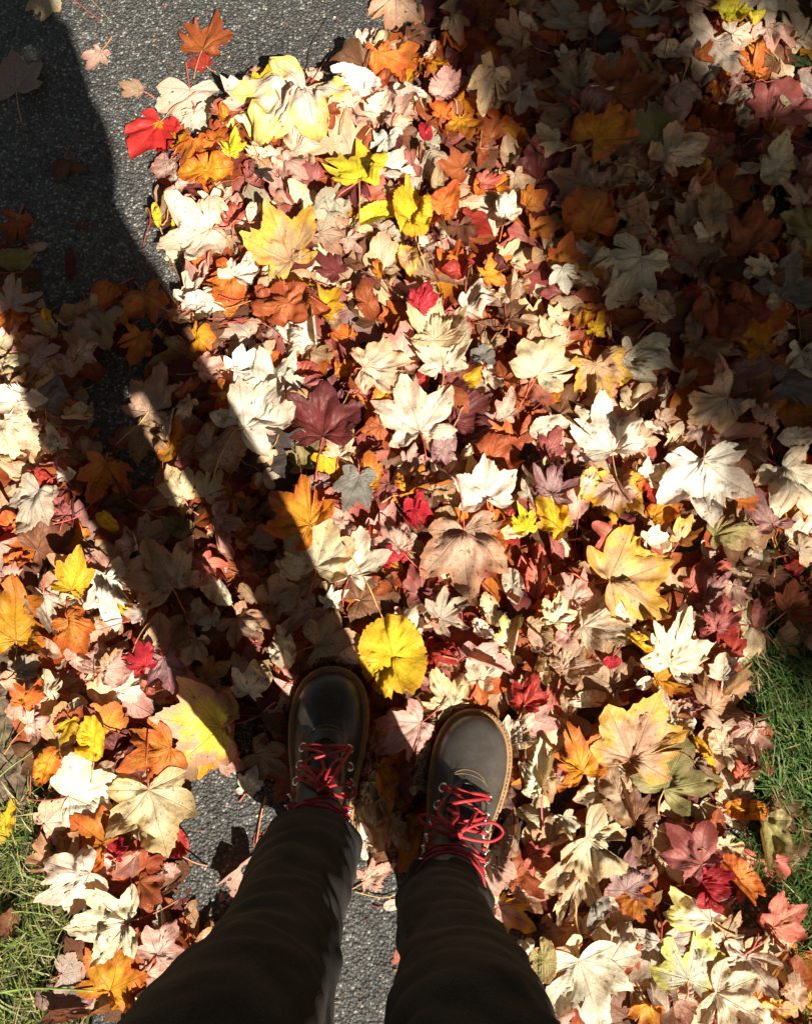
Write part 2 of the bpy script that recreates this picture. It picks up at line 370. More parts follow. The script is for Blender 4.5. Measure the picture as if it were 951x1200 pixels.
# ------------------------------------------------------------------ leaf shapes
def leaf_template(kind, seed, N, NR):
    rs = np.random.RandomState(seed); th = np.linspace(-np.pi, np.pi, N, endpoint=False)
    if kind in ('m', 't', 'w'):
        if kind == 'w': ph = [0, 44, -44, 92, -92]; Ls = [1, .93, .93, .74, .74]; wd = [26, 25, 25, 30, 30]; a = .26
        elif kind == 'm': ph = [0, 47, -47, 100, -100]; Ls = [1, .88, .88, .60, .60]; wd = [27, 26, 26, 31, 31]; a = .45
        else: ph = [0, 45, -45, 98, -98]; Ls = [1, .80, .80, .45, .45]; wd = [27, 25, 25, 33, 33]; a = .47
        ph = np.radians(np.array(ph)+rs.uniform(-5, 5, 5)); Ls = np.array(Ls)*rs.uniform(.88, 1.08, 5); Ls[0] = 1
        wd = np.radians(np.array(wd)*rs.uniform(.9, 1.1, 5)); r = np.zeros(N)+.05
        aa = a*rs.uniform(.62, 1.12)
        for p, L, w_ in zip(ph, Ls, wd):
            d = np.abs(th-p)/w_
            li = L*(1-aa*np.clip(d, 0, 1)**.92)*np.where(d > 1, np.clip(1-(d-1)*1.1, 0, 1), 1)
            # secondary points on each lobe
            for q, ql in ((.50, .86), (-.46, .84)):
                d2 = np.abs(th-(p+q*w_))/(w_*.20)
                li = np.maximum(li, L*ql*rs.uniform(.93, 1.03)*(1-.30*np.clip(d2, 0, 1))*np.where(d2 > 1, np.clip(1-(d2-1)*.8, 0, 1), 1)*(d2 < 2.2))
            r = np.maximum(r, li)
        back = np.clip((np.abs(th)-np.radians(128))/np.radians(40), 0, 1); r = r*(1-.85*back)+.03*back
        saw = (th*rs.uniform(17, 21)+rs.rand()*6) % 1.0
        r *= 1+.055*(saw-.5)*np.clip(1.6-np.abs(th), 0, 1)+.02*rs.randn(N)*np.clip(2-np.abs(th), 0, 1)
        cx, cy = 0, 0; ctr = (0.0, 0.0)
        lob = np.argmin(np.abs(th[:, None]+np.pi/N-ph[None, :])-.25*wd[None, :]*0, axis=1)
    else:
        w_ = {'o': .30, 'b': .42, 'n': .17}[kind]
        w_ *= rs.uniform(.92, 1.08)
        ca, sa = np.cos(th), np.sin(th)
        r = 1/np.sqrt((ca/.5)**2+(sa/w_)**2); 
        r *= 1+.16*np.clip(1-np.abs(th)/.35, 0, 1)**1.4                      # pointed tip
        saw = (th*6.2) % 1.0; r *= 1+.05*(saw-.5)*(np.sign(th))+.015*rs.randn(N)
        ph = np.array([0.0]); lob = np.zeros(N, int); ctr = (0, .5)
    rr = (np.linspace(0, 1, NR)**.85)
    # x to the side, y along the midrib
    x = np.outer(rr, r*np.sin(th))+ctr[0]; y = np.outer(rr, r*np.cos(th))+ctr[1]
    # chewed bite / broken lobe now and then
    for _ in range(rs.randint(0, 4)):
        b = rs.uniform(-2, 2); m = np.abs(th-b) < rs.choice([.04, .07, .20]); k = rs.uniform(.42, .85)
        x[:, m] *= k; y[:, m] = ctr[1]+(y[:, m]-ctr[1])*k
    F = grid_faces(NR, N)
    # vein coordinates per face corner
    xf, yf = x.ravel(), y.ravel(); col = np.tile(lob, NR-1); p = ph[col]
    vx = xf[F]; vy = yf[F]
    t = vx*np.cos(p)[:, None]-vy*np.sin(p)[:, None]; s = vx*np.sin(p)[:, None]+vy*np.cos(p)[:, None]
    pv = ph[np.tile(lob, NR)]; tv = xf*np.cos(pv)-yf*np.sin(pv); sv = xf*np.sin(pv)+yf*np.cos(pv)
    return dict(x=x, y=y, F=F, uv=np.stack([t, s], -1).reshape(-1, 2), rim=np.repeat(rr, N), tv=tv.reshape(NR, N), th=th, NR=NR, N=N, lob=lob)
TPL = {}
def get_tpl(kind, v, hi):
    key = (kind, v, hi)
    if key not in TPL: TPL[key] = leaf_template(kind, hash_s(kind)*31+v, 132 if hi else 66, 13 if hi else 8)
    return TPL[key]
def hash_s(s): return sum(ord(c)*(i+7) for i, c in enumerate(s)) % 997
# height field of the pile
HX0, HY0, HC = -1.15, -.85, .003
HH = np.full((int(2.8/HC), int(2.3/HC)), -.0005)      # [iy, ix]
def hidx(x, y):
    return np.clip(((y-HY0)/HC).astype(int), 0, HH.shape[0]-1), np.clip(((x-HX0)/HC).astype(int), 0, HH.shape[1]-1)
gyy, gxx = np.mgrid[0:HH.shape[0], 0:HH.shape[1]]; WX = HX0+(gxx+.5)*HC; WY = HY0+(gyy+.5)*HC
HH[(WX < edge_left(WY)) | (WX > edge_right(WY))] = .012
CAP = np.full(HH.shape, 9.0)
for o_, h_, s_ in ((BOOT_L, BH_L, -1), (BOOT_R, BH_R, 1)):
    for g, cap in ((.006, .0065), (.010, .014), (.014, .020), (.020, .028), (.028, .036)):
        m = inside([tuple(p) for p in boot_world_outline(o_, h_, s_, g)], WX, WY); CAP[m] = np.minimum(CAP[m], cap)
    c, s = math.cos(h_), math.sin(h_)
ALLV = []          # every vertex array of the pile, so that it can settle under its own weight
def blur(a, r):
    for ax in (0, 1):
        p = np.pad(a, [(r+1, r) if i == ax else (0, 0) for i in (0, 1)], mode='edge'); c = np.cumsum(p, axis=ax)
        a = (c[2*r+1:] if ax == 0 else c[:, 2*r+1:])-(c[:-2*r-1] if ax == 0 else c[:, :-2*r-1]); a = a/(2*r+1)
    return a
def settle(tmax):
    frac = blur(blur(1.0-BAREM, 10), 10); tgt = tmax*(.15+.85*frac**2); hs = blur(blur(HH, 9), 9)
    k = np.minimum(1.0, tgt/np.maximum(hs, 1e-4)); k = blur(k, 4)
    for V in ALLV:
        iy, ix = hidx(V[:, 0], V[:, 1]); V[:, 2] = np.where(V[:, 2] > 0, V[:, 2]*k[iy, ix], V[:, 2])
    HH[:] = np.where(HH > 0, HH*k, HH)
def place_leaf(kind, var, hi, x0, y0, size, ang, rs, curl=1.0, fold=0.0, tilt=None, centre=True):
    """returns world verts (n,3), template; drapes on the pile"""
    T = get_tpl(kind, var, hi); x, y = T['x']*size*(rs.uniform(.78, 1.08) if kind in 'mtw' else 1), T['y']*size
    if centre: cy = .38*size if kind in 'mtw' else .5*size
    else: cy = 0
    y = y-cy
    cs = curl*size
    rr = np.hypot(T['x'], T['y']-(0 if kind in 'mtw' else .5))
    z = cs*(.16*np.abs(T['tv'])*rs.uniform(-.3, 1.6))
    be = rs.uniform(0, np.pi); z = z+cs*rs.uniform(-.55, .75)*.35*((T['x']*np.cos(be)+(T['y']-.4)*np.sin(be))**2)*1.6
    for _ in range(3):   # individual lobe curls
        p = rs.uniform(-2, 2); z = z+cs*rs.uniform(-.35, .55)*.5*np.clip(rr-.35, 0, 1)**2*np.exp(-((T['th'][None, :]-p)/.35)**2)
    z = z+cs*.035*vnoise(T['x']*5+rs.uniform(0, 90), T['y']*5+rs.uniform(0, 90), 5)+cs*.012*vnoise(T['x']*14+rs.uniform(0, 90), T['y']*14, 8)
    if fold:   # fold one side up and over about a line
        fa = rs.uniform(-.5, .5); d = (T['x']*np.cos(fa)-(T['y']-.35)*np.sin(fa))*size-.02*size
        sd = np.clip(d/(.12*size), 0, 1); a_ = fold*sd*sd*(3-2*sd); dd = np.clip(d, 0, None)
        sx = dd*(np.cos(a_)-1); x = x+sx*np.cos(fa); y = y-sx*np.sin(fa); z = z+dd*np.sin(a_)
    tl = R(9) if tilt is None else tilt; ta, tb = rs.normal(0, tl), rs.normal(0, tl)
    z = z+x*math.tan(np.clip(ta, -.6, .6))+y*math.tan(np.clip(tb, -.6, .6))
    a = R(ang); c, s = math.cos(a), math.sin(a)       # clockwise from up
    wx = x0+x*c+y*s; wy = y0-x*s+y*c
    iy, ix = hidx(wx, wy); H = HH[iy, ix]
    for oy_, ox_ in ((1, 0), (-1, 0), (0, 1), (0, -1), (1, 1), (-1, -1), (2, -1), (-2, 1)):
        H = np.maximum(H, HH[np.clip(iy+oy_, 0, HH.shape[0]-1), np.clip(ix+ox_, 0, HH.shape[1]-1)])
    off = np.percentile(H-z, 64)
    z = z+off
    lift = np.maximum(z, H+.0011)
    if not fold:
        for _ in range(2):
            zz = lift.copy(); zz[1:-1] = .5*lift[1:-1]+.125*(np.roll(lift, 1, 1)+np.roll(lift, -1, 1))[1:-1]+.125*(lift[:-2]+lift[2:])
            lift = zz
        lift = np.maximum(lift, H+.0009)
    # sag: edges that float high above the pile relax down
    gap = lift-H; lift = np.where(gap > .026, H+.026+(gap-.026)*.5, lift) if not fold else lift
    cp = CAP[iy, ix]; lift = np.minimum(lift, cp+.0012*rs.rand())
    z = lift
    # rasterise into the height field
    def up(a, k=4):
        n = a.shape[0]; o = []
        for i in range(n-1):
            for f in range(k): o.append(a[i]*(1-f/k)+a[i+1]*(f/k))
        o.append(a[-1]); o = np.array(o); b = np.roll(o, -1, 1)
        return np.concatenate([o, .5*o+.5*b], 1)
    ux, uy, uz = up(wx), up(wy), up(z); iy, ix = hidx(ux.ravel(), uy.ravel())
    np.maximum.at(HH, (iy, ix), np.minimum(uz.ravel(), HH[iy, ix]+.05))
    V_ = np.stack([wx, wy, z], -1).reshape(-1, 3); ALLV.append(V_); return V_, T
def stalk_path(V, T, kind, size, ang, rs, length):
    N = T['N']; base = V[0] if kind in 'mtw' else V[(T['NR']-1)*N]
    a = R(ang+180+rs.uniform(-18, 18)); P = [base]; d = np.array([math.sin(a), math.cos(a)]); bend = rs.uniform(-.5, .5)
    z = base[2]
    for k in range(1, 7):
        a += bend/5; d = np.array([math.sin(a), math.cos(a)]); q = P[-1][:2]+d*length/6
        iy, ix = hidx(np.array([q[0]]), np.array([q[1]])); h = HH[iy[0], ix[0]]+.0015
        z = max(h, z-.006+.004*rs.rand()); z = min(z, h+.014)
        P.append(np.array([q[0], q[1], z]))
    P = np.array(P); P[:, 2] += .0008
    # start under the blade, midrib side
    return smooth_path(P, 3)
PAL = dict(
 ivory=((.76, .67, .52), (.68, .55, .40)), cream=((.68, .56, .38), (.62, .44, .24)), white=((.80, .74, .62), (.76, .67, .54)),
 pink=((.62, .41, .33), (.52, .27, .21)), tan=((.44, .30, .18), (.34, .19, .09)), grey=((.46, .39, .31), (.40, .31, .22)),
 slate=((.24, .22, .20), (.18, .15, .13)), lilac=((.36, .22, .20), (.26, .11, .11)), brown=((.20, .085, .04), (.12, .05, .025)),
 rust=((.34, .095, .028), (.26, .055, .018)), orange=((.58, .20, .03), (.48, .11, .02)), gold=((.62, .29, .02), (.46, .13, .015)),
 yellow=((.74, .48, .025), (.58, .32, .02)), lime=((.64, .58, .03), (.68, .50, .04)), olive=((.32, .28, .10), (.26, .20, .08)),
 red=((.40, .045, .025), (.32, .025, .02)), crimson=((.42, .02, .03), (.36, .018, .03)), maroon=((.15, .028, .025), (.10, .02, .02)),
 charcoal=((.06, .045, .038), (.05, .035, .03)), salmon=((.55, .19, .12), (.42, .09, .06)), rose=((.36, .12, .10), (.30, .07, .06)),
 redyel=((.52, .03, .025), (.52, .03, .025)), yelpink=((.72, .58, .06), (.60, .30, .20)), creamyel=((.74, .66, .50), (.66, .58, .16)),
 tangold=((.56, .33, .18), (.60, .34, .06)), pinkgold=((.62, .38, .30), (.68, .36, .03)), fawn=((.50, .36, .24), (.42, .24, .13)))
COLWORD = dict(redyel='bright crimson', yelpink='yellow and pink', creamyel='cream and yellow', tangold='tan and gold', pinkgold='pink and gold',
 lime='lime yellow', pink='pale pink', lilac='dusky lilac', olive='olive', fawn='fawn brown', slate='slate grey')
LEAFV = {'m': 18, 't': 16, 'o': 8, 'b': 4, 'n': 4, 'w': 8}
def leaf_colors(colname, rs):
    c1, c2 = (np.array(c) for c in PAL[colname]); j = rs.uniform(.86, 1.12)
    h = 1+rs.uniform(-.06, .06, 3); return np.clip(c1*j*h, 0, .85), np.clip(c2*j*h, 0, .85)
def finish_blade(me, T, c1, c2, spot, rs):
    n = len(T['rim']); set_col(me, 'c1', c1); set_col(me, 'c2', c2)
    set_col(me, 'prm', np.stack([T['rim'], np.full(n, spot), np.full(n, rs.rand())], -1))
    uvl = me.uv_layers.new(name='vein'); uvl.data.foreach_set('uv', T['uv'].astype(np.float32).ravel())
# ------------------------------------------------------------------ leaves read off the photograph
# per tile: origin, scale, then  X Y size tip-angle colour shape [flags] [!landmark phrase]   flags: f folded, c curled, ^ on top, l long stalk
TILES = [
(0, 0, 2.972, """155 15 130 185 cream m ^ !cream leaf at the shadow edge in the top corner;50 255 190 -12 grey m ^l !pale grey leaf alone on dark asphalt;332 205 105 205 pink t ^l !small pink leaf alone on asphalt;458 303 95 290 fawn t ^ !fawn leaf on open asphalt;725 120 190 15 rust t ^ !rust leaf on open asphalt;694 205 100 -40 red t ^ !small red leaf touching the rust one;522 478 200 205 redyel t ^l !bright crimson leaf with yellow heart;628 490 140 170 gold o;652 355 160 185 ivory b ^l;695 435 140 160 ivory t ^;582 600 95 200 pink b ^;725 605 190 265 gold o ^;812 510 95 10 lime t ^c;782 400 85 -10 gold o;768 470 95 20 orange t;862 400 190 60 creamyel t;885 290 120 80 lime t;638 712 100 65 pink o ^c;742 725 120 165 ivory t;672 860 215 255 ivory m ^l !broad greyish ivory leaf with dark veins;560 780 85 -15 lime n ^ !thin lime leaflet on asphalt;600 812 45 35 lime n ^;850 750 130 30 salmon t f;845 945 110 30 ivory b ^;792 1010 150 200 orange m;690 1050 120 280 white o ^;742 1095 110 100 white t;935 1050 170 100 rust o;705 1165 80 90 gold b;372 1012 130 200 orange t ^;508 1050 150 160 orange m ^ !orange leaf pair in the leg shadow;245 922 120 -5 maroon n ^;213 592 95 190 brown o;262 582 85 100 brown o;65 910 150 92 olive o ^ !olive oval leaf at the margin;135 858 60 70 pink o ^;40 808 140 200 rust m;62 770 90 60 cream t;60 1040 150 0 grey m ^;44 1130 140 160 orange m;290 780 50 90 brown o;500 1180 100 20 orange t;868 588 70 0 rose o;918 640 90 120 charcoal t;330 1120 200 150 fawn m"""),
(300, 0, 2.797, """455 40 190 182 fawn t ^ !fawn two lobed leaf hanging over the dark edge;360 130 90 30 ivory t ^c;428 228 145 150 orange t ^;332 255 160 290 white o ^f;350 335 90 170 white t;100 385 300 215 creamyel m ^l !largest cream and yellow leaf of the heap;130 243 70 60 lime t;30 275 100 30 lime t;258 350 130 20 rust t;415 372 180 10 pink m;505 330 100 90 white t ^;618 285 150 30 pink o ^;575 207 60 0 ivory n;555 437 75 -20 crimson o ^;605 370 85 0 orange t;675 455 135 170 gold t ^;757 355 160 195 cream t ^;862 350 120 190 grey t;335 555 200 -5 lime t ^l !lime yellow leaf pointing up;395 700 145 245 lime o ^;512 742 190 -5 yellow o ^ !upright yellow oval leaf;455 578 120 85 white b ^;610 690 160 30 orange o ^;825 680 120 15 white t ^ !pure white small leaf beside shade;722 740 120 120 red t;205 665 165 240 grey m ^l;92 825 230 -25 tangold m ^;122 552 120 130 pink t;108 1012 250 98 rust o ^c !long curled rust leaf;240 992 125 30 yellow t ^;150 945 85 110 yellow o;545 1010 100 20 crimson t ^;655 885 100 80 red o c;455 1030 100 -30 orange b;740 600 90 20 orange o;800 592 90 60 gold t;862 620 100 150 fawn t;612 770 90 -20 cream t f;262 775 150 100 fawn t;400 870 150 50 brown m;780 912 115 60 gold t;862 922 80 0 gold t;742 960 110 160 tan o;723 1010 120 90 ivory t;582 1085 170 0 cream m ^;860 1040 120 60 brown m;850 850 120 80 cream t;570 490 95 160 grey t ^;530 575 130 190 grey b;830 510 110 0 fawn o;760 230 130 -30 lilac t;652 100 120 160 tan t;602 150 55 90 orange o;690 50 120 -20 maroon t;862 200 90 60 brown t;420 475 90 200 white b;350 955 100 80 rose t;190 1090 170 -10 white m ^;620 1010 70 80 red t;498 872 105 170 tangold o;480 420 80 40 cream o;590 640 90 90 brown o;300 680 70 100 lilac t"""),
(620, 0, 2.873, """678 78 160 105 lime o ^c !lime leaf lit by a dapple in deep shade;572 28 130 120 fawn m;790 35 170 190 grey m;600 215 240 195 grey m ^;752 238 150 5 orange t ^;848 340 190 25 rose m ^;930 310 130 -20 grey t;692 132 80 60 ivory b ^;340 165 90 -30 pink o;432 30 95 60 grey t;225 75 100 10 grey o;145 225 140 -20 fawn m;295 310 190 15 rust m;115 345 180 -20 tan b;230 375 110 100 lilac b ^;420 420 170 5 olive m ^;510 340 150 180 pink t;260 470 160 60 gold b ^l !golden shaded leaf with long stalk;710 390 140 200 grey t ^;495 545 180 60 cream t ^l !pale three lobed leaf in deep shade;320 570 150 30 tan o;150 640 180 290 fawn m;180 742 160 -10 orange b ^c;400 735 190 320 fawn m ^;325 940 230 215 ivory m ^l !ivory leaf straddling the shade edge;110 862 110 20 orange t;220 902 115 60 gold t;186 856 80 100 grey o ^;115 950 105 170 white t ^;50 772 110 90 orange t c;20 670 90 60 orange t;230 1090 100 20 yellow t;80 1120 130 -40 cream t;620 715 200 180 tan o;540 700 110 10 grey t;745 785 180 10 rust m ^;820 575 170 15 cream o ^;905 785 150 -60 olive b ^;490 1050 200 60 brown m;640 1105 170 0 rust m ^;850 950 200 20 slate m;600 922 130 30 brown o;350 650 100 80 rust t;70 555 170 40 maroon m;800 1045 80 20 fawn o;730 1000 150 160 rust t;740 512 130 30 maroon t;250 145 110 90 charcoal t;440 150 90 10 rose o;595 452 70 80 grey o;622 440 55 60 orange o;30 230 100 20 brown t;680 650 110 60 rust b;860 852 90 90 red o;40 320 110 40 tan o;930 620 110 200 brown t;480 230 120 120 brown t;560 600 90 10 slate t;420 1000 110 120 maroon t"""),
(0, 400, 2.972, """490 42 140 195 orange t ^;160 125 125 40 tan o ^;40 92 140 80 cream o;60 215 180 80 white o ^;60 312 180 130 ivory b ^;192 205 130 20 slate m;278 265 110 90 cream t ^;545 185 190 20 fawn m ^l !fawn shaded leaf above the bright slit;535 335 190 130 tan m ^;645 122 110 0 maroon b;705 252 200 90 brown m;745 100 120 60 pink t;870 100 140 60 white t;905 225 260 35 ivory m ^l !great ivory leaf at the leg shadow edge;795 205 100 -20 gold t;790 382 150 80 tan b ^;740 500 130 30 cream t;348 485 175 195 orange m ^;305 390 100 -10 fawn b;430 342 100 60 rose t;622 510 150 -30 cream t ^;590 572 160 80 tan o f;632 652 130 120 olive o ^;768 680 180 150 pink m ^;742 800 120 130 salmon t ^;105 580 185 205 grey m ^l !greyish leaf by the small grass tuft;145 492 100 100 red o ^;262 570 160 20 rose m;22 690 110 90 red t;190 700 170 60 brown m;272 812 165 15 yellow t ^ !yellow leaf left of the leg shadow;410 770 180 10 pink m ^;375 892 210 170 white t ^;180 950 160 170 grey b ^;50 955 250 -10 gold m ^l !big golden leaf at the lower margin;95 1130 120 60 grey t ^;278 1025 150 150 orange t ^;588 808 220 -30 fawn m ^;530 685 150 60 fawn t;420 602 160 100 brown m;490 1092 140 -30 crimson t ^ !crimson pink leaf below the dark band;600 1160 140 160 lilac m ^;392 1110 150 30 pink m;670 1080 120 200 cream t;518 930 120 40 white t;690 952 90 20 fawn o;888 602 80 80 brown b;872 800 80 10 rose t;920 490 90 30 orange t;160 1075 120 110 fawn o c;760 1150 130 60 fawn t;865 1000 150 130 fawn m;185 392 80 20 rust t;60 412 100 90 cream t;232 470 70 80 white o ^;190 822 110 0 cream t;62 772 90 80 orange t;640 880 130 40 brown t;780 880 120 90 maroon t;640 430 90 20 rose t;930 700 110 60 fawn t;300 930 90 30 brown o"""),
(300, 400, 2.797, """75 125 190 30 white m ^;225 262 200 0 maroon m ^l !dark red leaf with golden stalk;195 150 120 100 rose t;420 100 180 80 cream m ^;600 35 180 -10 ivory m ^;515 245 220 -15 ivory m ^l !tall ivory leaf in the middle of the heap;688 235 180 55 maroon m ^;560 100 95 20 red o;660 95 110 80 rose b c;740 70 65 0 slate b ^;695 152 120 100 grey o;830 90 120 30 rust t c;300 95 90 60 gold o;290 352 130 20 cream t;155 370 130 -10 olive m;370 448 115 0 gold t ^;320 500 150 200 slate m ^ !slate grey leaf amid pale ones;130 572 200 -50 gold m ^ !golden leaf on the leg shadow edge;250 540 110 100 salmon t;545 500 165 80 gold t ^f;380 382 120 80 salmon t;435 408 110 60 brown m;530 585 115 160 crimson t ^;430 705 85 100 crimson t ^;382 630 40 0 red o ^;445 645 150 -30 pink t ^l;510 700 110 160 grey t;215 690 190 10 cream m ^;332 722 180 15 ivory m ^;690 715 270 175 fawn m ^l !big fawn leaf with split lobes;722 600 150 10 gold b ^c;742 485 150 -5 ivory m ^;868 590 110 -20 lime t ^;620 580 110 60 tan o;840 610 110 90 red t;905 750 160 10 salmon o c;838 800 120 170 ivory o;640 890 130 60 grey m ^;448 1038 275 165 yellow b ^lp !large yellow leaf above the boots;490 942 140 30 ivory t ^;530 792 110 -20 rose m c;90 845 120 60 fawn b;130 760 190 30 fawn m;262 990 170 80 fawn m;615 345 130 200 lilac o ^;720 352 110 60 cream o f;600 1030 130 120 red t ^;742 1065 150 20 ivory t ^;850 960 140 40 creamyel t;925 955 110 120 tan t;742 945 85 130 ivory o ^;392 850 150 90 brown m;205 470 100 80 lilac o ^;820 222 100 10 pink t;800 370 150 60 rust m;910 478 120 30 grey t;480 470 110 60 white t;330 622 70 0 gold o;258 850 95 60 white t ^;340 130 100 30 rust o;400 290 90 20 cream t;620 420 120 30 ivory t;520 880 120 60 brown t;690 830 130 110 brown t;870 870 120 30 maroon t;780 930 90 70 rust t;560 730 60 30 brown o"""),
(620, 400, 2.873, """48 75 190 25 cream m ^l;240 130 170 165 tangold m ^ !tan and gold leaf under the ivory ones;398 68 210 110 ivory t ^;78 185 85 60 gold t;250 305 245 -8 white m ^l !white leaf with two tall points;80 335 100 30 rose t ^;65 288 125 80 ivory o;415 180 170 10 brown o c;605 240 180 235 cream m ^l !cream leaf with stalk at the shade edge;568 515 260 178 white m ^l !wide white leaf hanging from a red stalk;655 412 85 70 crimson t ^;745 475 130 30 orange t;895 505 240 150 ivory m ^ !ivory leaf touching the far margin;380 330 120 40 fawn t;75 490 145 15 lilac m ^;282 535 180 190 pinkgold m ^;180 505 115 25 creamyel o ^;455 572 115 60 gold t;72 600 150 -40 yellow t ^;790 565 160 -20 lilac m ^;668 650 150 80 olive t;742 640 120 100 tan b;345 785 260 70 tangold m ^ !long tan and gold leaf;600 800 150 60 salmon t;645 850 160 30 lilac t ^c;270 880 190 60 ivory t ^;250 970 200 100 cream t ^;480 1020 230 20 ivory m ^ !ivory leaf with raised centre lobe;328 1035 95 120 yellow o ^;150 840 135 20 pink t ^;110 790 110 80 rust t;80 922 125 20 cream t ^;272 1082 70 80 crimson o ^;140 1070 160 40 fawn t c;40 1000 120 10 pink t;400 905 120 90 rust o;620 935 120 10 rose t ^;930 692 80 60 cream b ^;880 750 90 30 red t;890 890 150 60 rust m;860 1010 110 -10 tan t;605 35 150 170 tan m;900 160 160 100 slate m;740 240 160 20 brown m;250 690 160 100 brown o;410 680 90 80 ivory t;520 640 115 30 tangold t;30 790 150 10 salmon o;330 870 95 160 pink o;498 308 85 30 cream t ^;560 340 95 170 pink t;762 920 110 20 rose o;610 1070 180 45 cream m;680 1010 110 10 red t;160 420 110 60 brown t;560 430 60 20 brown o;330 620 110 80 maroon t;700 730 120 30 brown t"""),
(0, 800, 2.972, """125 42 115 20 orange t ^;332 200 145 -3 yellow o ^ !upright yellow leaf by the lawn;168 288 135 205 gold o ^c;680 150 260 -85 yelpink m ^l !pink leaf with a yellow half;705 265 130 190 pinkgold t ^;510 255 200 245 orange m ^ !orange leaf beside the bare asphalt;330 370 210 70 ivory m ^l;200 450 140 40 cream t;545 465 260 165 cream m ^l !round cream leaf by the bare asphalt;608 550 130 -40 red o ^;320 530 180 -60 orange m ^;238 592 160 30 tan b ^c;270 690 220 245 ivory m ^;385 830 225 265 ivory m ^l !ivory leaf with a red side stalk;415 1000 200 20 gold m ^ !golden leaf near the trousers;590 820 100 -20 grey t ^;575 905 135 30 pink m ^;240 1120 180 60 lilac m ^;872 345 105 20 white t ^;800 280 115 110 pink t;825 665 190 215 pink m ^f;470 620 150 10 rust m;520 722 120 130 rust t;432 572 85 10 crimson t ^;160 120 90 30 tan o c;240 130 120 60 rust o;228 240 120 90 fawn t;390 130 120 20 gold b;288 92 65 80 grey t ^;370 32 130 0 cream t;450 15 120 70 white t;622 15 150 160 lilac m;558 20 85 60 pink t;310 930 150 10 brown m;250 1010 95 80 grey b ^;370 1115 130 60 fawn t;10 490 150 20 yellow o ^ !yellow leaf on the lawn at the margin;38 840 95 5 brown o ^c;540 1000 90 60 pink t ^;210 510 85 80 pink b;555 160 110 100 orange t;660 785 60 40 tan o;430 700 120 40 maroon t;600 650 60 100 pink t ^;560 770 90 90 rust o;440 230 90 60 brown t"""),
(620, 800, 2.873, """190 65 130 70 ivory o ^;92 52 110 20 salmon t;48 130 120 100 pink t;155 235 190 -20 gold m ^ !golden leaf with dark blotches;45 285 180 0 ivory m ^l;365 170 250 20 tangold m ^ !large tan and gold leaf on the heap;450 80 120 -20 ivory t ^;530 92 110 90 pink t ^;490 290 220 30 olive m ^;588 235 120 155 yellow n ^ !narrow yellow leaf on a pale one;655 225 140 160 cream o;752 290 120 60 maroon t c;298 382 200 -20 tan o ^f;240 565 180 130 cream b ^;235 398 110 20 ivory t;92 520 130 60 fawn m;40 600 115 110 salmon t;530 560 180 -40 rose m ^ !rose brown leaf over dark gaps;660 550 110 85 cream o ^;790 530 190 190 olive m ^;742 428 130 90 gold o ^c;620 600 130 120 rust o;700 660 200 135 orange o ^;602 690 115 100 crimson b ^c !wet crimson leaf in a gap;555 640 90 60 charcoal t;135 690 220 205 cream m ^l;330 645 150 10 lilac m ^;290 725 120 60 pink t;365 750 100 170 orange b ^;222 780 125 20 slate o ^;835 785 155 60 salmon m ^l !salmon red leaf at the grass;550 740 200 -40 creamyel t ^;700 860 190 80 fawn m;270 870 160 30 ivory t ^;190 1030 265 165 white m ^l !white leaf at the bottom with long stalk;45 935 140 0 olive o ^c !cupped olive leaf beside the trousers;428 945 230 178 grey m ^l;552 930 190 20 creamyel b ^;702 975 160 200 ivory m ^;680 1075 210 120 ivory m ^ !ivory leaf at the bottom edge;520 1030 130 60 pink b;330 955 125 40 cream t;350 1045 120 160 cream o;810 1092 115 80 tangold o ^;830 970 130 30 fawn t;880 1040 150 170 fawn o;650 55 170 60 tan m;450 500 65 90 white t ^;730 360 80 30 grey t ^;370 10 120 90 rust m;20 870 100 10 charcoal t;130 485 95 160 ivory t;400 560 110 30 brown t;560 400 130 60 maroon t;380 430 140 40 brown m;440 830 100 30 rust t;620 480 100 10 rust o;600 810 110 100 brown o"""),
(100, 760, 1.761, """740 92 95 -30 cream t ^c;655 180 130 235 pink m ^ !pink sunlit leaf between the boots;615 275 90 160 gold t;360 120 95 60 maroon t;380 235 95 120 tan m;890 175 90 40 ivory t ^;915 245 90 160 cream o;912 90 85 20 red t ^;885 380 95 20 tan o ^;830 465 80 160 pink b ^;600 465 80 60 pink t;572 395 70 170 ivory o ^;632 530 35 80 ivory o ^;652 635 45 30 salmon t ^;878 550 95 120 pinkgold t ^;903 640 95 20 ivory b ^;830 30 105 100 pink t ^;600 350 110 30 tan m;922 500 95 80 fawn t;642 385 85 150 fawn t;700 130 80 60 brown t;880 445 80 10 rust t;765 40 80 120 rose t;620 420 70 40 brown o;560 70 70 30 maroon t;690 250 60 200 fawn o;440 180 60 20 brown t;470 40 90 60 brown t"""),
]
LEAVES = []
for ox, oy, s_, txt in TILES:
    for e in txt.split(';'):
        e, _, ph = e.partition('!'); p = e.split()
        LEAVES.append(dict(u=ox+float(p[0])/s_, v=oy+float(p[1])/s_, sz=float(p[2])/s_, ang=float(p[3]), col=p[4], k=p[5], fl=(p[6] if len(p) > 6 else ''), ph=ph.strip()))
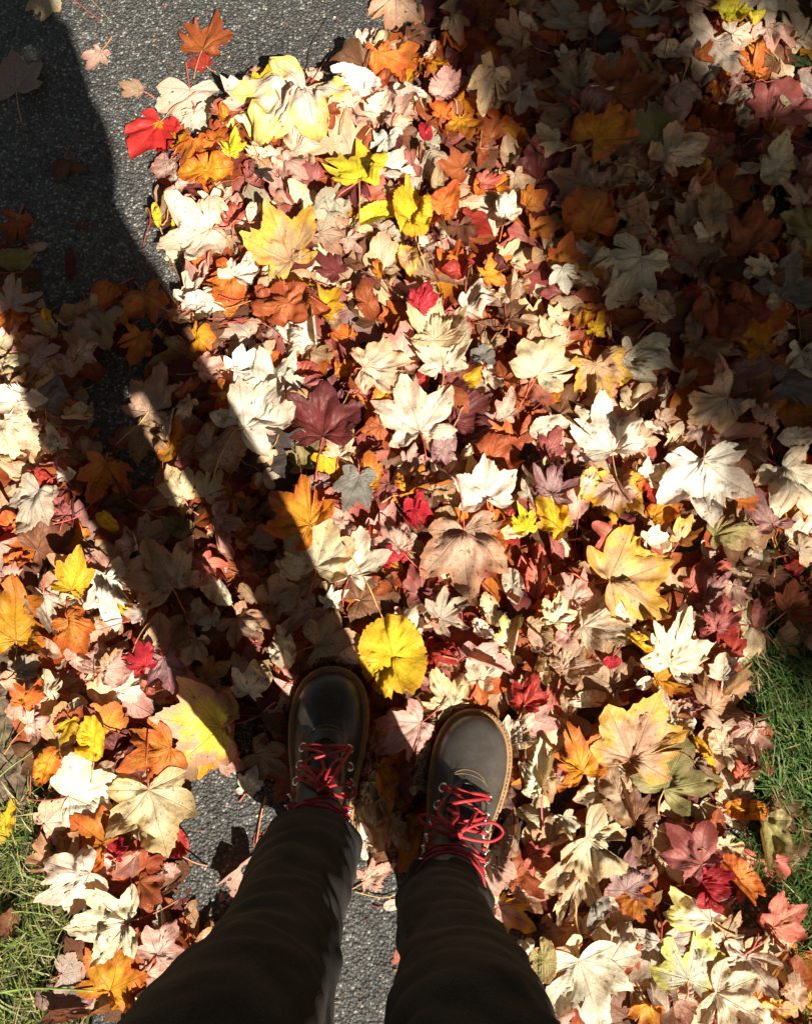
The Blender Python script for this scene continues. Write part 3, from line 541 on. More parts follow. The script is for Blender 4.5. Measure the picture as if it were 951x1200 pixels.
# keep the 292 largest/most prominent as things, the rest join the litter
LEAVES.sort(key=lambda d: -(d['sz']*(1.5 if '^' in d['fl'] else 1.0)+(200 if d['ph'] else 0)))
for d in LEAVES:
    if d['k'] == 'b' and 'p' not in d['fl']: d['k'] = 'w'
NI = 292
for i, d in enumerate(LEAVES): d['thing'] = i < NI
BARE = [[(-900, -900), (505, -900), (512, 20), (470, 35), (440, 60), (400, 72), (330, 88), (262, 105), (240, 150), (205, 190), (188, 235), (195, 290), (215, 350), (150, 360), (100, 345), (60, 370), (30, 340), (20, 300), (-900, 290)],
        [(150, 800), (185, 815), (205, 880), (300, 860), (330, 890), (335, 960), (300, 1040), (215, 1110), (196, 1040), (205, 960)],
        [(375, 1035), (475, 1020), (475, 1320), (370, 1320)], [(570, 1040), (640, 1190), (640, 1300), (520, 1300)],
        [(122, 425), (150, 410), (165, 440), (200, 545), (215, 600), (190, 600), (160, 520), (105, 520), (100, 450)]]
def bare(u, v):
    r = np.zeros(np.shape(u), bool)
    for b in BARE: r |= inside(b, u, v)
    return r
rs = np.random.RandomState(11)
BU, BV = topx(WX, WY); BAREM = bare(BU, BV).astype(float)
LIT = dict(V=[], F=[], c1=[], c2=[], prm=[], uv=[], n=0)
STK = MB(); STKC = []
def to_litter(V, T, c1, c2, spot):
    n = len(V); LIT['V'].append(V); LIT['F'].append(T['F']+LIT['n']); LIT['n'] += n
    LIT['c1'].append(np.tile(c1, (n, 1))); LIT['c2'].append(np.tile(c2, (n, 1)))
    LIT['prm'].append(np.stack([T['rim'], np.full(n, spot), np.full(n, rs.rand())], -1)); LIT['uv'].append(T['uv'])
STALKCOL = [(.42, .10, .05), (.30, .05, .04), (.45, .25, .10), (.35, .16, .08), (.5, .12, .10)]
def add_litter_stalk(V, T, k, sz, ang, top=True):
    P = stalk_path(V, T, k, sz, ang, rs, sz*rs.uniform(.5, .95)); n0 = STK.n
    STK.tube(P, np.linspace(.0007, .0010, len(P)), n=5)
    STKC.append(np.tile(STALKCOL[rs.randint(5)], (STK.n-n0, 1))); ALLV.append(STK.V[-1])
# 1. the lower layers of the heap
FC = ['brown']*13+['rust']*13+['maroon']*7+['orange']*7+['fawn']*7+['tan']*6+['cream']*7+['pink']*6+['rose']*5+['ivory']*4+['grey']*2+['lilac']*1+['gold']*4+['charcoal']*1+['salmon']*2
fill = []; FILLD = []
cnt = 0
while cnt < 2450:
    x, y = rs.uniform(-1.0, 1.12), rs.uniform(-.62, 1.62); u, v = topx(x, y)
    if bare(u, v): continue
    if rs.rand() < .80 and any(bare(u+a, v+b) for a, b in ((38, 0), (-38, 0), (0, 38), (0, -38))): continue
    onl = x < edge_left(y); onr = x > edge_right(y)
    if onl and rs.rand() > (.05 if v > 760 else .6): continue
    if onr:
        p = .8
        if 760 < v < 1120 and x > edge_right(y)+.012: p = .05
        elif v >= 1120: p = .35
        if rs.rand() > p: continue
    if v > 900 and x < edge_left(y)+.055: continue
    if 770 < v < 1110 and x > edge_right(y)-.035 and rs.rand() < .85: continue
    # stay off the feet
    if 330 < u < 600 and 930 < v < 1250 and rs.rand() < .9: continue
    fill.append((x, y)); cnt += 1
for x, y in fill:
    if len(FILLD) in (500, 1000, 1500, 1900): settle({500: .007, 1000: .011, 1500: .016, 1900: .021}[len(FILLD)])
    u_, v_ = topx(x, y)
    sz = rs.uniform(.060, .110) if len(FILLD) < 1500 else rs.uniform(.028, .075); k = rs.choice(['m', 't', 't', 'm', 'o']); nf_ = len(FILLD); FILLD.append(1); col = FC[rs.randint(len(FC))] if nf_ > 600 else ['brown', 'rust', 'brown', 'maroon', 'tan', 'orange', 'rose'][rs.randint(7)]
    ang = rs.uniform(0, 360); f = 0.0
    if rs.rand() < .12: f = rs.uniform(.8, 2.0)
    V, T = place_leaf(k, rs.randint(LEAFV[k]), False, x, y, sz, ang, rs, curl=rs.uniform(.9, 3.2), fold=f, tilt=R(13))
    c1, c2 = leaf_colors(col, rs); to_litter(V, T, c1, c2, rs.rand()*.5)
    if rs.rand() < .45: add_litter_stalk(V, T, k, sz, ang)
settle(.025)
# 2. the leaves of the photograph, darker ones first
def prio(d):
    p = 1.0 if '^' in d['fl'] else 0.0
    p += {'brown': -.5, 'maroon': -.3, 'charcoal': -.4}.get(d['col'], 0)
    return p+rs.rand()*.5+(.8 if d['ph'] else 0)+(2 if 'large yellow leaf' in d['ph'] else 0)+(.35 if d['k'] in 'no' and '^' in d['fl'] else 0)
order = sorted(LEAVES, key=prio)
FC2 = ['cream']*8+['ivory']*8+['pink']*6+['fawn']*5+['tan']*4+['orange']*2+['rust']*4+['brown']*2+['rose']*3+['gold']*2+['salmon']*2+['maroon', 'red', 'grey', 'yellow']
def scraps(n, lo, hi):
    c = 0
    while c < n:
        x, y = rs.uniform(-.72, .62), rs.uniform(-.42, 1.45); u, v = topx(x, y)
        if bare(u, v) or x < edge_left(y) or (x > edge_right(y)-.02 and v > 760) or (v > 900 and x < edge_left(y)+.04) or (330 < u < 600 and v > 780): continue
        c += 1; k = rs.choice(['m', 't', 't', 'o', 'o']); sz = rs.uniform(lo, hi); ang = rs.uniform(0, 360)
        V, T = place_leaf(k, rs.randint(LEAFV[k]), False, x, y, sz, ang, rs, curl=rs.uniform(1.5, 4.5), fold=(rs.uniform(.8, 2.2) if rs.rand() < .3 else 0), tilt=R(16))
        c1, c2 = leaf_colors(FC2[rs.randint(len(FC2))], rs); to_litter(V, T, c1, c2, rs.rand()*.6)
        if rs.rand() < .5: add_litter_stalk(V, T, k, sz*1.4, ang)
THINGS = []; NPL = 0
for d in order:
    if NPL == 150: scraps(300, .03, .07)
    if NPL == 290: scraps(170, .022, .05)
    iy, ix = hidx(*[np.array([c]) for c in at(d['u'], d['v'], .012)]); zl = min(float(HH[iy[0], ix[0]]), .05)
    x, y = at(d['u'], d['v'], zl+.003); size = d['sz']*depth(x, y, zl)/FPX
    k = d['k']; 
    if k in 'mtw': size *= .92
    var = rs.randint(LEAFV[k]); fl = d['fl']
    isbare = bool(bare(d['u'], d['v']))
    curl = rs.uniform(1.2, 3.4)*(1.8 if 'c' in fl else 1)*(.8 if isbare else 1)*(.30 if 'p' in fl else 1)
    V, T = place_leaf(k, var, bool(d['thing']), x, y, size, d['ang'], rs, curl=curl, fold=(rs.uniform(.9, 1.7) if 'f' in fl or (rs.rand() < .16 and not isbare and not d['ph']) else 0), tilt=R(3 if isbare else 12))
    c1, c2 = leaf_colors(d['col'], rs); spot = rs.rand()*.6
    d['V'], d['T'], d['c'], d['spot'], d['size_m'] = V, T, (c1, c2), spot, size
    if d['thing'] and ('l' in fl or rs.rand() < .55):
        d['st'] = stalk_path(V, T, k, size, d['ang'], rs, size*(rs.uniform(.75, 1.0) if 'l' in fl else rs.uniform(.35, .7))); ALLV.append(d['st'])
    elif not d['thing']:
        to_litter(V, T, c1, c2, spot)
        if rs.rand() < .4: add_litter_stalk(V, T, k, size, d['ang'])
    NPL += 1
    if NPL == len(LEAVES)//2: settle(.036)
settle(.050)
for d in order:
    if not d['thing']: continue
    V, T, (c1, c2), spot, fl, k = d['V'], d['T'], d['c'], d['spot'], d['fl'], d['k']
    o0 = V[0].copy(); o0[2] = V[:, 2].min()
    me = mesh_np('blade', V-o0, T['F']); finish_blade(me, T, c1, c2, spot, rs)
    if d['col'] == 'redyel':     # yellow heart of the crimson leaf
        r_ = T['rim']; hcol = np.where((r_ < .2)[:, None], np.array([[.75, .30, .02]]), c1[None, :]); me.attributes.remove(me.attributes['c1']); set_col(me, 'c1', hcol)
    e = empty('maple_leaf' if k in 'mtw' else 'oval_leaf', tuple(o0)); link('blade', me, e, MAT['leaf'])
    if 'st' in d:
        Pp = d['st']; m2 = MB().tube(Pp-o0, np.linspace(.0009, .0013, len(Pp)), n=6).mesh('stalk')
        sc_ = {'gold': 2, 'yellow': 2, 'lime': 2}.get(d['col'], rs.randint(5)); set_col(m2, 'c1', STALKCOL[sc_]); link('stalk', m2, e, MAT['stalk'])
    d['obj'] = e; THINGS.append(d)
# litter mesh (one object), with its loose stalks
nblade = LIT['n']; SV = np.concatenate(STK.V); Vall = np.concatenate(LIT['V']+[SV])
Fq = np.concatenate(LIT['F']); Sq = np.concatenate(STK.Q)+nblade; St = np.concatenate(STK.T)+nblade
me = mesh_np('leaf_litter', Vall, [Fq, Sq, St])
sc3 = np.concatenate(STKC)
set_col(me, 'c1', np.concatenate(LIT['c1']+[sc3])); set_col(me, 'c2', np.concatenate(LIT['c2']+[sc3])); set_col(me, 'prm', np.concatenate(LIT['prm']+[np.zeros((len(sc3), 3))]))
uvl = me.uv_layers.new(name='vein'); uva = np.concatenate(LIT['uv']+[np.full((len(Sq)*4+len(St)*3, 2), .5)]); uvl.data.foreach_set('uv', uva.astype(np.float32).ravel())
tag(link('leaf_litter', me, mat=MAT['leaf']), 'deep litter of smaller brown, rust and cream leaves under the larger ones', 'leaf litter', kind='stuff')

# leaf crumbs and grit lying on the open asphalt
cr = []; cc_ = []; 
while len(cr) < 900:
    u, v = rs.uniform(-150, 660), rs.uniform(-200, 1250)
    if not (bare(u, v)) and rs.rand() < .97: continue
    x, y = at(u, v); s1 = rs.uniform(.0008, .0030)*(1.8 if rs.rand() < .12 else 1); a = rs.uniform(0, 6.28)+np.sort(rs.uniform(0, 6.28, 5)); r1 = s1*rs.uniform(.5, 1, 5)
    cr.append(np.stack([x+r1*np.cos(a), y+r1*np.sin(a), .0008+s1*rs.uniform(0, .8, 5)], -1)); cc_.append(np.tile([(.30, .16, .07), (.22, .08, .03), (.45, .34, .2), (.1, .06, .04), (.35, .1, .05)][rs.randint(5)], (5, 1)))
me = mesh_np('leaf_crumbs', np.concatenate(cr), (np.arange(len(cr))*5)[:, None]+np.arange(5)[None, :]); set_col(me, 'c1', np.concatenate(cc_))
tag(link('leaf_crumbs', me, mat=MAT['stalk']), 'crumbled bits of dry leaf and grit on the bare asphalt', 'leaf crumbs', kind='stuff')
# labels: every leaf told apart by look and by the landmark leaf it lies next to
def shaded(u, v):
    return inside([(510, -50), (560, 120), (640, 230), (700, 370), (790, 440), (850, 600), (880, 770), (1000, 770), (1000, -50)], u, v)
def legshade(u, v):
    return inside([(-20, -20), (50, -20), (150, 220), (290, 520), (395, 735), (330, 780), (330, 900), (200, 760), (75, 500), (30, 420), (-20, 380)], u, v)
def sizeword(s): return 'large' if s > 78 else ('small' if s < 42 else '')
def kindword(d):
    w = {'m': 'maple leaf', 't': 'three lobed leaf', 'o': 'oval leaf', 'b': 'broad leaf', 'w': 'broad leaf', 'n': 'slender leaf'}[d['k']]
    return ('folded ' if 'f' in d['fl'] else 'curled ' if 'c' in d['fl'] else '')+w
EXTRA = [dict(u=388, v=840, ph='dark boot in shade'), dict(u=555, v=900, ph='sunlit boot'), dict(u=915, v=900, ph='bright grass'), dict(u=30, v=1080, ph='dry grass'), dict(u=262, v=960, ph='bare asphalt patch')]
ANCH = [d for d in THINGS if d['ph']]+EXTRA
def direction(du, dv):
    a = math.degrees(math.atan2(du, -dv)) % 360
    return ['directly above', 'up and right of', 'directly right of', 'down and right of', 'directly below', 'down and left of', 'directly left of', 'up and left of'][int((a+22.5)//45) % 8]
used = set()
for d in THINGS:
    d['obj']['category'] = 'leaf'; d['obj']['group'] = 'fallen autumn leaves on the path'
    if d['ph']:
        lab = d['ph']; st = 'in leg shadow' if legshade(d['u'], d['v']) else ('in tree shade' if shaded(d['u'], d['v']) else 'in the sun')
        if len(lab.split()) < 12 and 'shad' not in lab: lab += ' '+st
        d['obj']['label'] = lab; used.add(lab)
for d in sorted([d for d in THINGS if not d['ph']], key=lambda d: -d['sz']):
    A = sorted(ANCH, key=lambda a: (a['u']-d['u'])**2+(a['v']-d['v'])**2); done = False
    cw = COLWORD.get(d['col'], d['col'])
    for a in A[:8]:
        rel = direction(d['u']-a['u'], d['v']-a['v'])
        for sw in (sizeword(d['sz']),):
            lab = ' '.join(f"{sw} {cw} {kindword(d)} {rel} the {a['ph']}".split())
            key = (cw, kindword(d), rel, a['ph'])
            if key not in used and len(lab.split()) <= 16:
                used.add(key); d['obj']['label'] = lab; done = True; break
        if done: break
    if not done: d['obj']['label'] = f"{cw} {kindword(d)} {direction(d['u']-A[0]['u'], d['v']-A[0]['v'])} the {A[0]['ph']}"
# loose stalks and pine needles
TW = [([(82, -4), (97, 8), (119, 25)], .0009, (.40, .08, .05), 'reddish pine needle pointing to the small pink leaf', 'pine_needle'),
      ([(104, -4), (115, 8), (127, 21)], .0008, (.38, .20, .08), 'second pine needle with green tip at the top edge', 'pine_needle'),
      ([(362, 84), (361, 66), (366, 50), (383, 22)], .0010, (.06, .04, .03), 'dark crooked twig lying on asphalt above the heap', 'twig'),
      ([(370, 104), (378, 84), (395, 62), (414, 50)], .0016, (.45, .09, .06), 'thick red stalk arching off the heap onto asphalt', 'leaf_stalk'),
      ([(366, 108), (385, 98), (408, 97)], .0014, (.45, .12, .08), 'short red stalk beside the thick arching one', 'leaf_stalk'),
      ([(190, 5), (196, -6)], .0008, (.05, .03, .02), 'tiny dark twig at the top edge', 'twig'),
      ([(180, 62), (192, 75), (200, 90)], .0007, (.06, .04, .03), 'thin dark twig on asphalt near the rust leaf', 'twig'),
      ([(98, 290), (101, 305), (97, 322)], .0008, (.22, .16, .08), 'hooked stem in the dark leg shadow', 'twig'),
      ([(0, 1163), (40, 1158), (110, 1161)], .0017, (.17, .25, .06), 'long green grass blade across the dry lawn', 'grass_blade'),
      ([(0, 1073), (25, 1068), (70, 1074)], .0012, (.17, .25, .06), 'short green grass blade above the long one', 'grass_blade'),
      ([(0, 910), (14, 898), (44, 878)], .0010, (.17, .25, .06), 'green blade leaning from the soil strip', 'grass_blade'),
      ([(898, 617), (907, 640), (906, 676)], .0020, (.55, .30, .06), 'thick yellow stalk on shaded grass', 'leaf_stalk'),
      ([(312, 932), (306, 955), (300, 992)], .0014, (.50, .20, .10), 'orange stalk standing off the pale folded leaf', 'leaf_stalk'),
      ([(206, 1012), (203, 1028), (194, 1042)], .0010, (.45, .28, .10), 'ochre stalk on bare asphalt', 'leaf_stalk'),
      ([(217, 1078), (220, 1092), (223, 1106)], .0010, (.45, .28, .10), 'ochre stalk stub near the trousers', 'leaf_stalk'),
      ([(415, 1045), (450, 1052), (472, 1044)], .0009, (.45, .28, .10), 'pale stalk between the trouser legs', 'leaf_stalk'),
      ([(378, 1176), (398, 1174)], .0008, (.40, .22, .10), 'pale stalk at the asphalt bottom', 'leaf_stalk'),
      ([(236, 384), (300, 376), (340, 404)], .0010, (.42, .08, .05), 'long red stalk across the pale leaves', 'leaf_stalk'),
      ([(520, 208), (555, 220), (580, 224)], .0010, (.42, .08, .05), 'red stalk above the pure white leaf', 'leaf_stalk'),
      ([(757, 1000), (768, 1015), (750, 1045)], .0012, (.50, .06, .06), 'bright red stalk among lilac leaves', 'leaf_stalk'),
      ([(62, 614), (90, 606), (108, 590)], .0011, (.45, .07, .06), 'red stalk by the rose leaf at the shadow edge', 'leaf_stalk'),
      ([(118, 738), (150, 728), (172, 726)], .0011, (.45, .07, .06), 'red stalk crossing brown leaves', 'leaf_stalk')]
for pts, r_, c, lab, nm in TW:
    P = []
    for (a, b) in pts:
        x, y = at(a, b, .004); iy, ix = hidx(np.array([x]), np.array([y])); h = float(HH[iy[0], ix[0]]); x, y = at(a, b, h+.004); P.append((x, y, h+.003+r_))
    P = smooth_path(np.array(P), 6); o0 = P[0].copy(); mm = MB().tube(P-o0, np.linspace(r_, r_*.55, len(P)), n=7).mesh(nm); set_col(mm, 'c1', c)
    o = link(nm, mm, mat=MAT['stalk']); o.location = o0; tag(o, lab, {'pine_needle': 'pine needle', 'grass_blade': 'grass blade', 'leaf_stalk': 'leaf stalk'}.get(nm, nm), 'loose stalks and needles on the ground')
# ------------------------------------------------------------------ the person: boots, trousers, jacket, body
PERSON = empty('person', (0, 0, 0))
tag(PERSON, 'person in black jeans and dark leather boots with red laces, standing in the leaves', 'person')
def boot(org, head, side, leather, label):
    """side=+1: outer side towards +x. Everything is built in the boot's own frame, y towards the toe"""
    B = empty('boot', (org[0], org[1], .0075), -head); B.parent = PERSON; B['label'] = label
    O0 = boot_outline(side); n = len(O0)
    lv = [(.018, .99, .001, .2935), (.028, .985, .001, .293), (.036, .97, .001, .291), (.043, .925, .002, .286), (.049, .85, .002, .278), (.0535, .77, .002, .268), (.057, .70, .002, .256), (.060, .655, .002, .244),
          (.064, .635, .002, .230), (.069, .63, .003, .216), (.075, .635, .003, .203), (.082, .65, .004, .190), (.090, .67, .006, .178), (.100, .69, .006, .158), (.110, .71, .007, .147), (.121, .72, .009, .134), (.133, .70, .012, .120), (.148, .68, .014, .108), (.162, .66, .016, .101)]
    rings = []
    for z, kx, yb, yf in lv:
        y = yb+(yf-yb)*(O0[:, 1]/.295); x = O0[:, 0]*kx
        rr = np.full(n, z)
        rings.append(np.stack([x, y, rr], -1))
    G = np.array(rings)
    # leather creases across the vamp
    cr = .0020*np.sin(G[..., 1]*260+G[..., 0]*50*side+1.5*np.sin(G[..., 0]*90))*np.exp(-((G[..., 1]-.20)/.018)**2)*(G[..., 2] > .045)
    G[..., 2] += cr
    V = G.reshape(-1, 3); F = grid_faces(len(lv), n)
    if side > 0: pass
    ctr = len(V); V = np.vstack([V, [[0, .058, .162]], [[0, .14, .018]]]); j = np.arange(n); b = (len(lv)-1)*n
    caps = np.concatenate([np.stack([b+j, b+(j+1) % n, j*0+ctr], -1), np.stack([(j+1) % n, j, j*0+ctr+1], -1)])
    me = mesh_np('upper', V, [F, caps]); ob = link('upper', me, B, leather)
    sm = ob.modifiers.new('s', 'SUBSURF'); sm.levels = 1; sm.render_levels = 2
    tri = [tuple(q) for q in np.concatenate([F[:, [0, 1, 2]], F[:, [0, 2, 3]]])]
    bvh = BVHTree.FromPolygons([tuple(v) for v in V], tri)
    def top(x, y, default=.1):
        h = bvh.ray_cast(Vector((x, y, .4)), Vector((0, 0, -1))); return h[0].z if h[0] is not None else default
    def surf(x, y, lift=.001):
        h = bvh.ray_cast(Vector((x, y, .175)), Vector((0, 0, -1)))
        return np.array([x, y, (h[0].z if h[0] is not None else .06)+lift])
    # sole with welt
    prof = [(-.002, 0), (.0035, .0015), (.0055, .007), (.0050, .014), (.0065, .0175), (.0065, .0215), (.0054, .0235), (.0005, .0245), (-.006, .0245)]
    G = np.array([np.column_stack([boot_outline(side, g), np.full(n, z)]) for g, z in prof]); V2 = G.reshape(-1, 3); F2 = grid_faces(len(prof), n)
    V2 = np.vstack([V2, [[0, .14, 0]], [[0, .14, .0245]]]); b2 = (len(prof)-1)*n; c0 = len(V2)-2
    caps2 = np.concatenate([np.stack([b2+j, b2+(j+1) % n, j*0+c0+1], -1), np.stack([(j+1) % n, j, j*0+c0], -1)])
    link('sole', mesh_np('sole', V2, [F2, caps2]), B, MAT['sole'])
    # welt stitching and toe seam stitching
    st = MB(); W = boot_outline(side, .0034); W = np.vstack([W, W[:1]]); seg = np.r_[0, np.cumsum(np.linalg.norm(np.diff(W, axis=0), axis=1))]
    for s0 in np.arange(0, seg[-1], .0052):
        p = [[np.interp(s, seg, W[:, 0]), np.interp(s, seg, W[:, 1]), .0250] for s in (s0, s0+.0017, s0+.0034)]; st.tube(p, .00055, n=5)
    link('welt_stitching', st.mesh('welt_stitching'), B, MAT['thread']); st = MB()
    for r0 in (0, .0055):
        for a in np.arange(-62, 62, 5.2):
            p = []
            for da in (0, 1.6, 3.2):
                q = R(a+da); p.append(surf((.029-r0)*math.sin(q), .199+r0*1.0+.019*math.cos(q)-.004, .0006))
            st.tube(p, .0005, n=5)
    link('toe_stitching', st.mesh('toe_stitching'), B, MAT['thread'])
    # facing seam: raised edges either side of the tongue
    tg = MB()
    for sx in (-1, 1):
        P = [surf(sx*w_, y, .0007) for y, w_ in ((.196, .013), (.185, .019), (.17, .0215), (.155, .022), (.147, .022))]
        tg.tube(smooth_path(P, 5), .0016, n=8, flat=.6)
    P = [surf(-.014, .196, .0006), surf(0, .203, .0006), surf(.014, .196, .0006)]; tg.tube(smooth_path(P, 6), .0014, n=8)
    # the tongue itself, a padded strip
    ty = np.linspace(.200, .150, 14); rows = []
    for y in ty:
        for x in np.linspace(-.018, .018, 9):
            p = surf(x*(.6+.4*min(1, (.203-y)/.02)), y, .0012+.0012*(1-(x/.018)**2)); rows.append(p)
    tg.add(np.array(rows), grid_faces(14, 9, False)[:, ::-1]); link('tongue', tg.mesh('tongue'), B, MAT['tongue'])
    # eyelets and lace hooks
    ey = [(.029, .190), (.0305, .168), (.0315, .148)]
    pos = {}
    for sx in (-1, 1):
        for i, (ex, yy) in enumerate(ey):
            c = surf(sx*ex, yy, .0012); nrm = np.array([sx*.62, .30, .72]); nrm /= np.linalg.norm(nrm); u_ = np.cross(nrm, [0, 1, 0]); u_ /= np.linalg.norm(u_); v_ = np.cross(nrm, u_)
            a = np.linspace(0, 2*np.pi, 17)[:-1]; ring = np.array([c+nrm*.0012+(u_*math.cos(q)+v_*math.sin(q))*.0054 for q in a]); ring = np.vstack([ring, ring[:1], ring[1:2]])
            mb = MB().tube(ring, .0014, n=7); mb.tube([c+nrm*.0002, c+nrm*.0008], .0036, n=10); pos[sx, i] = c+nrm*.003
            link('eyelet', mb.mesh('eyelet'), B, MAT['steel'])
        for i, (yy, zz, ex) in enumerate(((.133, .104, .036), (.120, .117, .037), (.106, .131, .037))):
            c = np.array([sx*ex, yy-.005, zz]); mb = MB()
            hk = smooth_path([c+[-sx*.002, -.002, 0], c+[sx*.003, .003, .002], c+[sx*.004, .004, .005], c+[sx*.001, .004, .007]], 5); mb.tube(hk, .0014, n=7, flat=.7)
            a = np.linspace(0, 2*np.pi, 13); mb.tube(np.array([c+[0, .0035*math.cos(q), .0035*math.sin(q)] for q in a]), .0009, n=6)
            pos[sx, i+3] = c+np.array([0, .004, .004]); link('lace_hook', mb.mesh('lace_hook'), B, MAT['steel'])
    # laces
    lc = MB(); q = random.Random(int(side*3+9))
    def ribbon(P, wd=.0021, n=10, fl=.35): lc.tube(smooth_path(P, n), wd, n=8, flat=fl)
    def mid(a, b, t, up): p = a*(1-t)+b*t; s = surf(p[0], min(p[1], .2), .0035); p = p.copy(); p[2] = max(p[2], s[2] if p[1] > .145 else p[2])+up; return p
    for dy in (.0012, -.0022): 
        a, b = pos[-1, 0], pos[1, 0]; ribbon([a+[0, dy, 0], mid(a, b, .3, .003)+[0, dy*1.6, 0], mid(a, b, .7, .003)-[0, dy, 0], b+[0, -dy, 0]])
    for i in range(5):
        for sx in (-1, 1):
            for w_ in (0, 1):
                a, b = pos[sx, i], pos[-sx, i+1]; jt = np.array([q.uniform(-.001, .001), q.uniform(-.0025, .0025), q.uniform(0, .002)])
                if w_ and i < 1: continue
                ribbon([a, mid(a, b, .25, .003+.001*w_)+jt, mid(a, b, .5, .005+.0012*(sx > 0))+jt, mid(a, b, .75, .003)-jt*.5, b], wd=q.uniform(.0017, .0024))
        a, b = pos[-1, i+1], pos[1, i+1]
        if i in (1, 3): ribbon([a, mid(a, b, .5, .008), b], wd=.0018)
    K = np.array([-.004*side, .140, .122])    # the knot, in front of the shin
    a = np.linspace(0, 2*np.pi, 9); lc.tube(smooth_path(np.array([K+[.005*math.cos(t), .003*math.sin(2*t), .005*math.sin(t)] for t in a]), 4), .0032, n=8, flat=.7)
    for sx, dx, dy, dz, wl in (((1, .040, -.004, .002, .009), (-1, .036, .022, -.022, .008), (1, .020, .036, -.022, .007)) if side < 0 else ((1, .056, .016, -.016, .013), (-1, .048, .010, -.006, .007), (-1, .030, .004, -.012, .006))):
        e = K+np.array([sx*dx, dy, dz]); pr = np.array([-dy, sx*dx, 0])*sx; pr = pr/np.linalg.norm(pr)*wl
        ribbon([K, K*.6+e*.4+pr*.8+[0, 0, .006], K*.2+e*.8+pr*.9+[0, 0, .003], e, K*.25+e*.75-pr*.7+[0, 0, .004], K*.65+e*.35-pr*.5+[0, 0, .004], K+[0, 0, .002]], wd=.0019, fl=.4)
    for sx, pts in ((-1, [(-.012, .010, -.002), (-.026, .020, -.020), (-.020, .040, -.038), (-.012, .034, -.046)]), (1, [(.010, .012, 0), (.018, .028, -.016), (.024, .040, -.040), (.030, .052, -.058)]),
                    (1, [(-.008, .010, .0), (-.002, .024, -.014), (-.008, .040, -.034), (.002, .046, -.046)])):
        ribbon([K]+[K+np.array(p) for p in pts], wd=.0024, fl=.3)
    for k in range(6):   # slack strands lying criss-cross between the hooks
        i, j2 = q.choice([(2, 3), (3, 4), (2, 4), (3, 3), (4, 4), (1, 3)]); sx = q.choice((-1, 1)); a, b = pos[sx, i], pos[-sx, j2]
        ribbon([a, mid(a, b, .3, q.uniform(.003, .009))+[0, q.uniform(-.008, .008), 0], mid(a, b, .65, q.uniform(.003, .010))+[0, q.uniform(-.008, .008), 0], b+[0, q.uniform(-.004, .004), 0]], wd=q.uniform(.0013, .0021), fl=.3)
    for k in range(6):   # wraps round the ankle
        z = .114+.005*k; sx = 1
        P = [np.array([math.sin(t)*.042, .082+math.cos(t)*(.052-(z-.114)*.55), z+.004*math.sin(3*t+k)+q.uniform(-.002, .002)]) for t in np.linspace(-1.35, 1.35, 8)]
        if k % 2: ribbon(P, wd=.0016)
        else: ribbon([P[0]]+[p+np.array([0, q.uniform(.0, .004), q.uniform(-.004, .004)]) for p in P[1:-1]]+[P[-1]], wd=.0015)
    link('laces', lc.mesh('laces'), B, MAT['lace'])
    return B
boot(BOOT_L, BH_L, -1, MAT['leather_shaded'], 'dark leather boot with red laces, its colour deepened for the shade')
boot(BOOT_R, BH_R, 1, MAT['leather_sunlit'], 'dark leather boot with red laces, its colour lightened for the sun')
def bl(org, h, x, y, z): return np.array([org[0]+x*math.cos(h)+y*math.sin(h), org[1]-x*math.sin(h)+y*math.cos(h), z])
def loft_limb(pts, n=48, wr=0.0, seed=0, k=10, ey=1.0):
    """pts rows: x,y,z,r ; returns V,Q,T with cloth wrinkles"""
    P = smooth_path(np.array(pts, float), k); c = P[:, :3]; r = P[:, 3]; T, N, B = frames(c)
    a = np.linspace(0, 2*np.pi, n, endpoint=False); s = np.r_[0, np.cumsum(np.linalg.norm(np.diff(c, axis=0), axis=1))]
    S, A = np.meshgrid(s, a, indexing='ij'); W = 0
    if wr:
        W = wr*(np.abs(np.sin(S*55+1.6*np.sin(A+seed)+.8*np.sin(2*A+seed*2)+vnoise(S*9+seed, A*1.0, seed)*2.0))**.7-.5)*(.5+.5*vnoise(S*7, np.cos(A)*1.5+seed, seed+4))
        W = W+wr*.7*vnoise(S*14, np.sin(A)*2.2+seed*5, seed+1)+wr*.5*vnoise(S*30, np.sin(A)*4+9, seed+2)
    rr = r[:, None]+W
    V = c[:, None, :]+rr[..., None]*(N[:, None, :]*np.cos(A)[..., None]+B[:, None, :]*np.sin(A)[..., None]*ey)
    V = V.reshape(-1, 3); F = grid_faces(len(c), n)[:, ::-1]; V = np.vstack([V, c[0], c[-1]]); m = len(c)*n; j = np.arange(n)
    caps = np.concatenate([np.stack([j*0+m, j, (j+1) % n], -1), np.stack([j*0+m+1, (len(c)-1)*n+(j+1) % n, (len(c)-1)*n+j], -1)])
    return V, F, caps
def remeshed(name, mb, voxel, parent, mat, smooth=2):
    me = mb.mesh(name); o = link(name, me, None, mat); m = o.modifiers.new('r', 'REMESH'); m.mode = 'VOXEL'; m.voxel_size = voxel; m.use_smooth_shade = True
    if smooth: s = o.modifiers.new('s', 'SMOOTH'); s.iterations = smooth; s.factor = .5
    dg = bpy.context.evaluated_depsgraph_get(); dg.update(); m2 = bpy.data.meshes.new_from_object(o.evaluated_get(dg)); m2.name = name
    bpy.data.objects.remove(o); o = link(name, m2, parent)
    if not m2.materials: m2.materials.append(mat)
    return o
def P3(u, v, z): x, y = at(u, v, z); return (x, y, z)
hl = bl(BOOT_L, BH_L, -.004, .063, .120); hr = bl(BOOT_R, BH_R, 0, .064, .120)
HIP = (-.022, -.205, .98)
